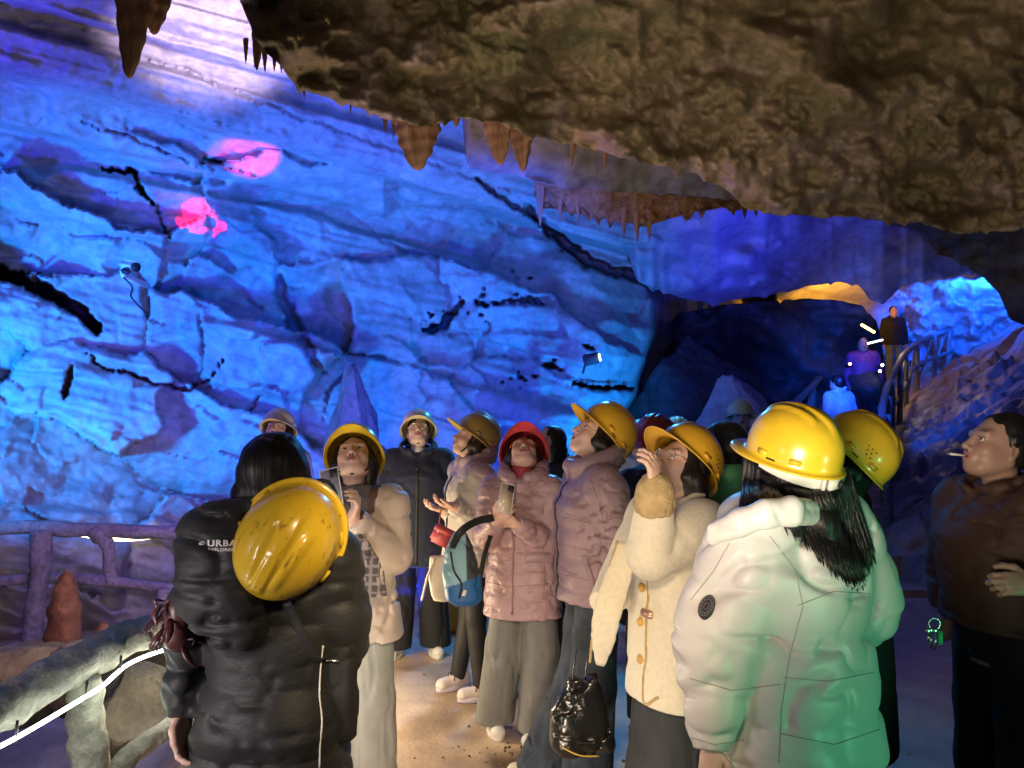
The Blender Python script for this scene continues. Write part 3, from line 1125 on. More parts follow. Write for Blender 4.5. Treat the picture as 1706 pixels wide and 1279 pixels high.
# ================================================================== HARD HATS
def helmet_mesh(name, mat, parent=None, peak=0.05, scale=1.0, ribs=True, mat_trim=None, tex=None):
    """moulded safety helmet: y = peak, z = crown, rim plane z = 0"""
    n = 96
    V, F = [], []
    a_len, b_wid, hgt = 0.142, 0.119, 0.138
    rows = 22

    def rib(x, y, zt):
        r = 0.0
        if ribs:
            f = sstep(-0.125, -0.085, y) * (1 - sstep(0.09, 0.125, y))
            r += 0.0075 * f * (1 - sstep(0.010, 0.018, abs(x)))
            g = sstep(-0.08, -0.05, y) * (1 - sstep(0.055, 0.10, y))
            xs = 0.040 - 0.10 * (y + 0.02)
            r += 0.006 * g * (1 - sstep(0.006, 0.013, abs(abs(x) - max(0.020, min(0.052, xs)))))
        return r
    for j in range(rows + 1):
        t = j / rows
        ph = t * math.pi / 2
        for k in range(n):
            an = 2 * math.pi * k / n     # 0 = peak (+y)
            rr = math.sin(ph) ** 0.94
            x, y = b_wid * rr * math.sin(an), a_len * rr * math.cos(an)
            z = hgt * math.cos(ph) ** 0.86 if ph < math.pi / 2 else 0
            e = 0
            if j < rows:
                e = float(rib(x, y, t))
            l = math.sqrt(x * x + y * y + z * z)
            s_ = 1 + e / max(l, 1e-4)
            V.append((x * s_, y * s_, z * s_))
    # straight skirt then flared brim with peak
    for (dz, ex, pk) in ((-0.012, 0.001, 0.0), (-0.017, 0.003, 0.05), (-0.020, 0.009, 0.22), (-0.021, 0.012, 0.5), (-0.022, 0.0135, 0.78), (-0.024, 0.0145, 1.0), (-0.027, 0.0150, 1.03)):
        for k in range(n):
            an = 2 * math.pi * k / n
            c = max(0, math.cos(an))
            pe = peak * c ** 2.2 * pk
            x = (b_wid + ex) * math.sin(an)
            y = (a_len + ex) * math.cos(an) + pe
            z = dz - 0.20 * pe * pk - 0.10 * x * x / b_wid * (c > 0) * pk * c
            V.append((x, y, z))
    R_ = rows + 7
    for j in range(R_):
        for k in range(n):
            a, b = j * n + k, j * n + (k + 1) % n
            F.append((a, a + n, b + n, b))
    V = [tuple(np.array(v) * scale) for v in V]
    # weld the pole ring
    o = mesh_py(name, V, F, mat, parent)
    bm = bmesh.new()
    bm.from_mesh(o.data)
    bmesh.ops.remove_doubles(bm, verts=bm.verts[:], dist=0.0004)
    bmesh.ops.recalc_face_normals(bm, faces=bm.faces[:])
    bm.to_mesh(o.data)
    bm.free()
    o.data.polygons.foreach_set('use_smooth', np.ones(len(o.data.polygons), bool))
    sm = o.modifiers.new('thickness', 'SOLIDIFY')
    sm.thickness = 0.003
    sm.offset = -1
    return o


def helmet_slots(hm, mat_dark, mat_shell, holes=False):
    """side lugs and dark accessory slots, moulded into the shell's flanks"""
    for s in (-1, 1):
        for an in (math.radians(78), math.radians(118)):
            x, y = s * 0.1215 * math.sin(an), 0.145 * math.cos(an)
            tn = Vector((s * math.cos(an) * 0.12, -0.145 * math.sin(an), 0)).normalized()
            M3 = Matrix((tn, Vector((tn.y, -tn.x, 0)), Vector((0, 0, 1)))).transposed()
            MB().box((x, y, 0.004), (0.034, 0.009, 0.016), M3, 0.25).build('lug', mat_shell, hm)
    for s in (-1, 1):
        x, y = s * 0.1262, -0.002
        MB().box((s * 0.1215, 0.0, -0.0085), (0.004, 0.028, 0.0045), None, 0.2).build('slot', mat_dark, hm)
    if holes:
        for s in (-1, 1):
            for (a, b) in ((0, 0), (1, 0), (2, 0), (.5, 1), (1.5, 1), (1, 2), (2, 2)):
                y = -0.005 - a * 0.017
                z = 0.045 - b * 0.013
                rr = math.sqrt(max(0, 1 - (z / 0.138) ** 2 - (y / 0.142) ** 2))
                vh = MB()
                vh.ball((s * 0.1205 * rr, y, z), 0.0030, n=8, m=6)
                vh.build('vent_hole', mat_dark, hm)



# ================================================================== PEOPLE
MATS = {}
MATS['skin'] = M('skin', (1, 1, 1), 0.48, 0.05, 30, 0.12, 220, 0.002, vc=True, sss=0.15)
MATS['hair'] = M('black_hair', (0.012, 0.010, 0.010), 0.42, 0.3, 30, 0.9, 90, 0.004, stretch=(1, 1, 0.06), spec=0.45)
MATS['hair_brown'] = M('dark_brown_hair', (0.022, 0.014, 0.010), 0.42, 0.3, 30, 0.9, 90, 0.004, stretch=(1, 1, 0.06), spec=0.45)
MATS['eye'] = M('eye', (1, 1, 1), 0.15, 0, 5, 0, vc=True)
MATS['yellow'] = M('yellow_shell', (0.82, 0.54, 0.03), 0.30, 0.10, 9, 0.05, 40, 0.003, coat=0.5, vc=False)
MATS['orange'] = M('amber_shell', (0.80, 0.44, 0.03), 0.30, 0.10, 9, 0.05, 40, 0.003, coat=0.5)
MATS['khaki'] = M('dull_yellow_shell', (0.62, 0.44, 0.12), 0.34, 0.10, 9, 0.05, 40, 0.003, coat=0.4)
MATS['red'] = M('red_shell', (0.62, 0.06, 0.07), 0.32, 0.12, 9, 0.05, 40, 0.003, coat=0.4)
MATS['maroon'] = M('maroon_shell', (0.25, 0.02, 0.05), 0.35, 0.12, 9, 0.05, 40, 0.003, coat=0.3)
MATS['black'] = M('black_strap', (0.015, 0.015, 0.016), 0.6, 0.2, 20, 0.3, 200, 0.001)
MATS['whiteplastic'] = M('white_plastic', (0.72, 0.70, 0.66), 0.45, 0.06, 20, 0.1, 90, 0.001)
MATS['glass'] = M('lens', (0.9, 0.93, 1.0), 0.06, 0, 5, 0, alpha=0.22)
MATS['metalframe'] = M('metal_frame', (0.75, 0.73, 0.7), 0.25, 0, 5, 0, metal=1.0)
MATS['goldframe'] = M('gold_frame', (0.7, 0.5, 0.25), 0.25, 0, 5, 0, metal=1.0)


def local_of(pos, yaw):
    Mx = Matrix.Translation(Vector(pos)) @ Matrix.Rotation(R(yaw), 4, 'Z')
    inv = Mx.inverted()
    return lambda p: np.array(inv @ Vector(p))


def hand_sdf(S, wr, fdir, pn, side, curl=0.4, spread=0.10, k=0.006, thumb=0.5, sc=1.0, fist=None):
    """palm, four bent fingers of unequal length, thumb; pn = normal on the palm side; side=+1 thumb towards cross(fdir,pn)"""
    f = unit(fdir)
    n = unit(np.array(pn) - f * np.dot(f, pn))
    l = np.cross(f, n) * side          # towards the thumb
    wr = np.array(wr, float)
    palm = wr + f * 0.045 * sc
    Rm = np.stack([l, f, n], 1)
    S.ell(palm, (0.039 * sc, 0.048 * sc, 0.0155 * sc), k * 2, Rm=Rm)
    S.cap(wr - f * 0.02, wr + f * 0.03 * sc, 0.024 * sc, 0.022 * sc, 0.012)
    lens = [0.070, 0.078, 0.072, 0.056]
    for i in range(4):
        off = (1.5 - i) * 0.0185 * sc
        base = wr + f * (0.083 - 0.006 * abs(i - 1)) * sc + l * off
        d = unit(f + l * spread * (1.5 - i) * 0.5)
        c = (curl if not isinstance(curl, (list, tuple)) else curl[i])
        p = base
        ang = 0.0
        r = 0.0086 * sc
        prev = wr + f * 0.05 * sc + l * off * 0.9
        S.cap(prev, base, r * 1.15, r * 1.05, k)
        for sgi, fr in enumerate((0.45, 0.32, 0.23)):
            ang += c * (0.9, 1.1, 0.8)[sgi]
            dd = d * math.cos(ang) + n * math.sin(ang)
            q = p + dd * lens[i] * sc * fr
            S.cap(p, q, r, r * 0.92, k)
            p, r = q, r * 0.93
    # thumb
    tb = wr + f * 0.018 * sc + l * 0.024 * sc
    d1 = unit(l * 0.8 + f * 0.7 + n * 0.35 * thumb)
    t1 = tb + d1 * 0.038 * sc
    d2 = unit(l * 0.25 + f * 0.9 + n * 0.7 * thumb)
    t2 = t1 + d2 * 0.030 * sc
    t3 = t2 + unit(f * 0.9 + n * 0.9 * thumb - l * 0.1) * 0.022 * sc
    S.chain([tb, t1, t2, t3], [0.0135 * sc, 0.0115 * sc, 0.0100 * sc, 0.0082 * sc], k)


def face_sdf(S, hc, H, sc=1.0, mouth=0.0):
    """skull, jaw, brow, nose, lips, lids, ears; H = head rotation; hc = centre between the ears"""
    g = lambda *p: hc + H @ (np.array(p) * sc)

    def E(c, r, k=0.012, mode='u'):
        S.ell(g(*c), np.array(r) * sc, k, mode, H)

    def C(a, b, ra, rb, k=0.006, mode='u'):
        S.cap(g(*a), g(*b), ra * sc, rb * sc, k, mode)
    E((0, -0.014, 0.036), (0.073, 0.092, 0.080), 0.02)
    E((0, 0.028, -0.012), (0.063, 0.060, 0.066), 0.03)
    E((0, 0.034, -0.052), (0.052, 0.052, 0.056), 0.03)      # jaw
    E((0, 0.066, -0.090), (0.022, 0.020, 0.019), 0.03)      # chin
    for s in (-1, 1):
        E((s * 0.036, 0.056, -0.030), (0.026, 0.027, 0.026), 0.02)   # cheek
        C((s * 0.056, -0.01, -0.045), (s * 0.032, 0.05, -0.088), 0.016, 0.016, 0.03)  # jaw line
    C((-0.040, 0.073, 0.023), (0.040, 0.073, 0.023), 0.012, 0.012, 0.018)  # brow
    for s in (-1, 1):
        E((s * 0.031, 0.098, 0.003), (0.017, 0.016, 0.0125), 0.010, 's')   # socket
    C((0, 0.085, 0.012), (0, 0.107, -0.030), 0.0070, 0.0095, 0.014)      # nose bridge
    E((0, 0.106, -0.034), (0.0105, 0.0105, 0.0095), 0.008)
    for s in (-1, 1):
        E((s * 0.0120, 0.096, -0.037), (0.0078, 0.0095, 0.0075), 0.006)
        E((s * 0.0062, 0.103, -0.045), (0.0036, 0.0050, 0.0040), 0.002, 's')  # nostril
        C((s * 0.018, 0.086, 0.0095), (s * 0.046, 0.075, 0.0075), 0.0050, 0.0042, 0.005)   # upper lid
        C((s * 0.018, 0.084, -0.0065), (s * 0.045, 0.074, -0.0050), 0.0036, 0.0034, 0.005)  # lower lid
    E((0, 0.086, -0.060), (0.030, 0.012, 0.018), 0.015)                     # mouth mound
    for s in (-1, 1):
        C((0, 0.0975, -0.0575), (s * 0.021, 0.086, -0.0620), 0.0052, 0.0025, 0.004)
        C((0, 0.0960, -0.0685), (s * 0.019, 0.086, -0.0640), 0.0060, 0.0028, 0.004)
    C((-0.020, 0.0975, -0.0628), (0.020, 0.0975, -0.0628), 0.0016 + mouth * 0.004, 0.0016 + mouth * 0.004, 0.002, 's')
    if mouth > 0:
        E((0, 0.095, -0.0635), (0.015, 0.018, 0.0035 + 0.006 * mouth), 0.002, 's')
    for s in (-1, 1):
        Re = H @ rotm(0, 0, s * -18)
        S.ell(g(s * 0.074, -0.008, -0.008), np.array((0.0065, 0.018, 0.031)) * sc, 0.006, 'u', Re)
        S.ell(g(s * 0.0805, -0.004, -0.006), np.array((0.0045, 0.010, 0.020)) * sc, 0.004, 's', Re)


def head_color(V, hc, H, sc, tone):
    q = (V - hc) @ H / sc
    C = np.ones((len(V), 3)) * np.array(tone)
    x, y, z = q[:, 0], q[:, 1], q[:, 2]
    ax = np.abs(x)
    near = (np.abs(z) < 0.14) & (y > -0.11) & (y < 0.13) & (ax < 0.1)
    lips = np.exp(-((x / 0.021) ** 4 + ((z + 0.063) / 0.0105) ** 4)) * (y > 0.078) * near
    C = C * (1 - lips[:, None]) + np.array((0.46, 0.13, 0.12)) * lips[:, None]
    inner = ((np.abs(x) < 0.015) & (np.abs(z + 0.0635) < 0.005) & (y > 0.06) & (y < 0.0905)) * near
    C = np.where(inner[:, None] > 0, np.array((0.10, 0.02, 0.02)), C)
    bz = 0.026 + 0.004 * np.cos((ax - 0.032) / 0.02 * 1.5)
    brow = np.exp(-((z - bz) / 0.0036) ** 4) * sstep(0.012, 0.018, ax) * (1 - sstep(0.044, 0.052, ax)) * (y > 0.05) * near
    C = C * (1 - 0.85 * brow[:, None]) + np.array((0.04, 0.03, 0.025)) * 0.85 * brow[:, None]
    lash = np.exp(-((z - 0.0065) / 0.0022) ** 4) * (ax > 0.017) * (ax < 0.047) * (y > 0.06) * near
    C = C * (1 - 0.8 * lash[:, None]) + np.array((0.03, 0.02, 0.02)) * 0.8 * lash[:, None]
    nos = (((ax - 0.0062) / 0.0046) ** 2 + ((z + 0.046) / 0.0045) ** 2 < 1) * (y > 0.088) * near
    C = np.where(nos[:, None] > 0, np.array((0.08, 0.03, 0.025)), C)
    blush = np.exp(-(((ax - 0.038) / 0.018) ** 2 + ((z + 0.025) / 0.016) ** 2)) * (y > 0.04) * near
    C = C * (1 - np.array((0.0, 0.14, 0.12)) * blush[:, None])
    return C


def smooth_ok(x):
    return x


def person(label, px, d, Hh, yaw, head=(0, 0, 0), arms=None, legs=None, tone=(0.62, 0.40, 0.30), z0=0.0, det=1, group=None,
           hair='short', hairmat='hair', mouth=0.0, wide=1.0, x=None, hands=None, headshift=(0, 0, 0), glasses=None, bodyfine=None, name='person'):
    """builds the body; returns a dict of everything the clothing needs"""
    gp = at(px, 695, d)
    pos = Vector((gp.x if x is None else x, gp.y, z0))
    L = local_of(pos, yaw)
    s = Hh / 1.60
    P = {'s': s, 'pos': pos, 'yaw': yaw, 'L': L}
    loc = lambda q: (L(at(*q)) if (len(q) == 3 and q[0] > 20) else np.array(q, float) * s)
    hyaw, hp, hr = head
    H = rotm(hp, hr, hyaw)
    piv = np.array((0, 0.005, 1.375)) * s + np.array(headshift)
    Hn = rotm(hp * 0.75, hr * 0.7, hyaw * 0.5)
    hc = piv + Hn @ (np.array((0, 0.020, 0.116)) * s)
    hs = 1.0 * s ** 0.5
    sh = {}
    A = {}
    for k, sg in (('L', -1), ('R', 1)):
        sh[k] = np.array((sg * 0.156 * wide, -0.005, 1.295)) * s
        spec = (arms or {}).get(k)
        if spec is None:
            spec = [(sg * 0.215, -0.03, 1.045), (sg * 0.215, 0.05, 0.82)]
        A[k] = [sh[k], loc(spec[0]), loc(spec[1])]
    G = {}
    for k, sg in (('L', -1), ('R', 1)):
        spec = (legs or {}).get(k)
        if spec is None:
            spec = [(sg * 0.095, 0.02, 0.46), (sg * 0.10, -0.01, 0.085), 8 * -sg]
        G[k] = [np.array((sg * 0.085, 0, 0.86)) * s, loc(spec[0]), loc(spec[1]), spec[2] if len(spec) > 2 else 0]
    P.update(H=H, hc=hc, hs=hs, sh=sh, A=A, G=G, piv=piv)
    allp = [hc, hc + np.array((0, 0, 0.13))] + [q for k in 'LR' for q in A[k]] + [q for k in 'LR' for q in G[k][:3]]
    lo = np.min(allp, 0) - 0.17
    hi = np.max(allp, 0) + 0.17
    lo[2] = min(lo[2], 0.0)
    h, hf = {2: (0.012, 0.0038), 1: (0.013, 0.005), 0: (0.018, 0.010)}[det]
    fine = [(hc - 0.125, hc + 0.125)]
    HS = hands or {}
    for k in 'LR':
        if k in HS and HS[k]:
            w_ = A[k][2]
            fine.append((w_ - 0.13, w_ + 0.13))
    S = SDF(lo, hi, h, fine, hf)
    # trunk
    S.loft([(0.80 * s, 0, -0.01, 0.13 * s, 0.09 * s), (0.90 * s, 0, -0.015, 0.148 * s, 0.100 * s), (1.03 * s, 0, 0, 0.122 * s, 0.09 * s),
            (1.20 * s, 0, 0.005, 0.145 * s, 0.10 * s), (1.30 * s, 0, -0.005, 0.13 * s, 0.08 * s), (1.36 * s, 0, -0.01, 0.06 * s, 0.05 * s)], 0.03)
    S.cap((0, -0.015, 1.30 * s), hc + H @ np.array((0, -0.02, -0.055)), 0.056 * s, 0.049 * s, 0.03)
    S.cap(hc + H @ np.array((0, -0.01, -0.06)), hc + H @ np.array((0, 0.03, -0.075)), 0.04, 0.03, 0.02)
    for k in 'LR':
        a = A[k]
        S.chain([(a[0][0] * 0.4, a[0][1], a[0][2] + 0.02 * s), a[0]], [0.05 * s, 0.046 * s], 0.03)
        S.chain(a, [0.047 * s, 0.038 * s, 0.025 * s], 0.02)
        g = G[k]
        S.chain(g[:3], [0.070 * s, 0.045 * s, 0.032 * s], 0.02)
        ft = rotm(0, 0, g[3]) @ np.array((0, 1, 0))
        S.cap(g[2] - ft * 0.03 * s + np.array((0, 0, -0.045 * s)), g[2] + ft * 0.10 * s + np.array((0, 0, -0.052 * s)), 0.030 * s, 0.022 * s, 0.02)
        hd = HS.get(k)
        if hd:
            dirw = hd.get('dir')
            fd = unit(a[2] - a[1]) if dirw is None else unit(dirw)
            pn = hd.get('pn', (0, 0, -1))
            hand_sdf(S, a[2], fd, pn, hd.get('side', -1 if k == 'R' else 1), hd.get('curl', 0.35), thumb=hd.get('thumb', 0.5), sc=hd.get('sc', 0.95))
            P['hand' + k] = (a[2], fd, unit(pn))
        elif hd is None:
            fd = unit(a[2] - a[1])
            hand_sdf(S, a[2], fd, (-1 if k == 'R' else 1, 0.2, 0), 1 if k == 'L' else -1, 0.35, sc=0.95)
    face_sdf(S, hc, H, hs, mouth)
    body = S.mesh(name, MATS['skin'], None, lambda V: head_color(V, hc, H, hs, tone))
    body.location = pos
    body.rotation_euler = (0, 0, R(yaw))
    tag(body, label, 'person', group)
    P['o'] = body
    # eyes
    for sg in (-1, 1):
        mb = MB()
        c = hc + H @ (np.array((sg * 0.031, 0.0735, 0.0015)) * hs)
        mb.ball(c, 0.0122 * hs, Matrix(H.tolist()), 16, 16)
        V = np.array([v[:] for v in mb.V])
        ld = H @ unit((sg * 0.02, 1, 0.12))
        dd = ((V - c) / (0.0122 * hs)) @ ld
        col = np.where(dd[:, None] > 0.86, np.array((0.02, 0.012, 0.01)), np.array((0.62, 0.60, 0.58)))
        o = mb.build('eye', MATS['eye'], body)
        ca = o.data.color_attributes.new('Col', 'FLOAT_COLOR', 'POINT')
        cc = np.ones((len(V), 4), np.float32)
        cc[:, :3] = col
        ca.data.foreach_set('color', cc.ravel())
    if hair:
        P['hair'] = hair_mesh(P, hair, MATS[hairmat], det)
    if glasses:
        make_glasses(P, MATS[glasses])
    return P


def hair_mesh(P, style, mat, det=1, seed=3):
    hc, H, hs, s = P['hc'], P['H'], P['hs'], P['s']
    g = lambda *p: hc + H @ (np.array(p) * hs)
    gv = lambda x, y, z: hc + H @ (np.array((x, y, 0)) * hs) + np.array((0, 0, z)) * hs   # hangs by gravity
    lo, hi = hc - 0.17, hc + 0.17
    if style in ('long', 'longback', 'verylong', 'ponybob'):
        lo = lo - np.array((0.06, 0.10, 0.36))
        hi = hi + np.array((0.06, 0.0, 0))
    S = SDF(lo, hi, 0.0085 if det else 0.013)
    k = 0.02
    S.ell(g(0, -0.022, 0.040), np.array((0.082, 0.097, 0.086)) * hs, k, 'u', H)
    if style in ('bob', 'tuck', 'long', 'longback', 'verylong', 'ponybob'):
        low = {'bob': -0.115, 'tuck': -0.06, 'long': -0.20, 'longback': -0.24, 'verylong': -0.34, 'ponybob': -0.15}[style]
        n = 9
        for i in range(n):
            a = R(-122 + i * 244 / (n - 1))
            x, y = 0.070 * math.sin(a), -0.022 - 0.066 * math.cos(a)
            top = g(x, y, 0.03)
            if style in ('bob', 'tuck', 'ponybob'):
                b = 0.5 * g(x * 1.08, y, low) + 0.5 * gv(x * 1.08, y, low)
                mid = g(x * 1.15, y * 1.05, -0.03)
                S.chain([top, mid, b], [0.020, 0.024, 0.015], 0.02)
            else:
                b = gv(x * 1.35, y - 0.03, low)
                mid = g(x * 1.15, y * 1.05, -0.04)
                S.chain([top, mid, b], [0.02, 0.026, 0.016], 0.025)
        S.ell(g(0, -0.045, -0.02), np.array((0.07, 0.055, 0.06)) * hs, 0.02, 'u', H)
    elif style == 'short':
        S.ell(g(0, -0.045, -0.005), np.array((0.070, 0.056, 0.055)) * hs, 0.02, 'u', H)
        for sg in (-1, 1):
            S.cap(g(sg * 0.072, 0.005, 0.03), g(sg * 0.073, 0.004, -0.005), 0.012, 0.006, 0.01)
    # clear the face
    S.ell(g(0, 0.085, -0.045 if style != 'short' else -0.05), np.array((0.066 if style != 'short' else 0.085, 0.080, 0.105 if style != 'short' else 0.09)) * hs, 0.012, 's', H)
    S.ell(g(0, 0.12, 0.010 if style == 'short' else 0.015), np.array((0.07, 0.062, 0.052 if style == 'short' else 0.060)) * hs, 0.012, 's', H)
    sd = seed

    def fn(Pp):
        q = Pp.copy()
        return 0.010 * (vnoise(q * np.array((75, 75, 7)), sd) - 0.5) + 0.008 * (vnoise(q * np.array((25, 25, 3)), sd + 1) - 0.5)
    S.band(fn, 0.03)
    o = S.mesh('hair', mat, P['o'])
    # loose strands break the outline
    rs = random.Random(seed + int(hc[0] * 1000))
    mb = MB()
    if style != 'short' and det:
        low = {'bob': -0.13, 'tuck': -0.07, 'long': -0.23, 'longback': -0.28, 'verylong': -0.40, 'ponybob': -0.17}[style]
        for i in range(120):
            a = R(rs.uniform(-120, 120))
            x, y = 0.078 * math.sin(a), -0.022 - 0.074 * math.cos(a)
            p0 = g(x, y, rs.uniform(0.0, 0.03))
            p1 = g(x * 1.22, y * 1.15, -0.05)
            if style in ('bob', 'tuck', 'ponybob'):
                p2 = 0.5 * g(x * 1.1, y, low) + 0.5 * gv(x * 1.1, y, low)
            else:
                p2 = gv(x * 1.4, y - 0.035, low * rs.uniform(0.85, 1.05))
            p2 = p2 + np.array([rs.uniform(-.012, .012) for _ in range(3)])
            pts = curve_pts([p0, p1, p2], 6)
            r = rs.uniform(0.0014, 0.0034)
            mb.tube(pts, [r, r, r, r, r * .9, r * .6, r * .2], 4)
        mb.build('hair_strand', mat, P['o'])
    return o


def make_glasses(P, mat):
    hc, H, hs = P['hc'], P['H'], P['hs']
    g = lambda *p: Vector(hc + H @ (np.array(p) * hs))
    mb, lens = MB(), MB()
    for sg in (-1, 1):
        ring = [g(sg * 0.032 + 0.023 * math.cos(a), 0.099 - 0.010 * abs(math.cos(a)) * (1 if math.cos(a) * sg > 0 else 0.2), -0.001 + 0.019 * math.sin(a)) for a in [2 * math.pi * i / 20 for i in range(21)]]
        mb.tube(ring, 0.0013, 6, cap=False)
        c = g(sg * 0.032, 0.0975, -0.001)
        lens.add([c] + ring[:-1], [(0, 1 + i, 1 + (i + 1) % 20) for i in range(20)])
        mb.tube([g(sg * 0.055, 0.090, 0.004), g(sg * 0.071, 0.06, 0.006), g(sg * 0.079, -0.01, 0.006)], 0.0014, 6)
    mb.tube([g(-0.009, 0.1005, 0.003), g(0, 0.104, 0.005), g(0.009, 0.1005, 0.003)], 0.0013, 6)
    o = mb.build('glasses', mat, P['o'])
    lens.build('lens', MATS['glass'], o)


def wear_helmet(P, mat='yellow', tilt=0, yawo=0, up=0.0, back=0.0, strap=True, band=False, roll=0, holes=False, name='helmet', label=None, chin=True, peak=0.05, bk=1.0):
    """hard hat on the head; tilt > 0 tips it back"""
    hc, H, hs = P['hc'], P['H'], P['hs']
    Hh = H @ rotm(tilt, roll, yawo)
    hm = helmet_mesh(name, MATS[mat], P['o'], peak)
    c = hc + H @ (np.array((0, -0.014 - back, 0.038 + up)) * hs)
    ML = Matrix.Translation(Vector(c)) @ Matrix(Hh.tolist()).to_4x4()
    hm.matrix_basis = ML
    helmet_slots(hm, MATS['black'], MATS[mat], holes)
    if label:
        hm['label'] = label
    ih = ML.inverted()
    if strap:
        mb = MB()
        g = lambda *p: ih @ Vector(hc + H @ (np.array(p) * hs))
        for sg in (-1, 1):
            mb.tube(curve_pts([Vector((sg * 0.112, 0.02, -0.005)), g(sg * 0.084, 0.022, -0.03), g(sg * 0.060, 0.042, -0.088)] + ([g(0, 0.060, -0.117)] if chin else []), 12), 0.0055, 6, flat=0.3)
            mb.tube(curve_pts([Vector((sg * 0.112, -0.06, -0.005)), g(sg * 0.082, -0.03, -0.03), g(sg * 0.074, 0.010, -0.062)], 8), 0.005, 6, flat=0.3)
        mb.build('chin_strap', MATS['black'], hm)
    if band:
        mb = MB()
        V, F = [], []
        n = 40
        for i in range(n + 1):
            a = R(75 + 210 * i / n)
            for (rr, z) in ((1.0, -0.012), (1.0, -0.046), (1.03, -0.046), (1.03, -0.012)):
                w_ = (0.55 + 0.45 * abs(math.sin(a * 0.5)))
                V.append((0.098 * bk * rr * math.sin(a), 0.118 * bk * rr * math.cos(a) + 0.0, z * (0.7 + 0.45 * (1 - math.cos(a)) / 2) - 0.012 * (1 - math.cos(a)) / 2))
        for i in range(n):
            for k in range(4):
                a, b = i * 4 + k, i * 4 + (k + 1) % 4
                F.append((a, b, b + 4, a + 4))
        mb.add(V, F)
        bo = mb.build('nape_band', MATS['whiteplastic'], hm, smooth=False)
        kb = MB()
        kb.box((0, -0.124 * bk, -0.045), (0.074, 0.014, 0.036), None, 0.2)
        kb.box((-0.048, -0.116 * bk, -0.045), (0.012, 0.014, 0.034), Matrix.Rotation(R(-18), 3, 'Z'), 0.2)
        kb.build('adjuster', MATS['whiteplastic'], bo)
        kn = MB()
        kn.tube([(0.012, -0.130 * bk, -0.046), (0.012, -0.128 * bk - 0.012, -0.046)], [0.0115, 0.0105], 20)
        kn.build('knob', MATS['black'], bo)
    P['helmet'] = hm
    return hm


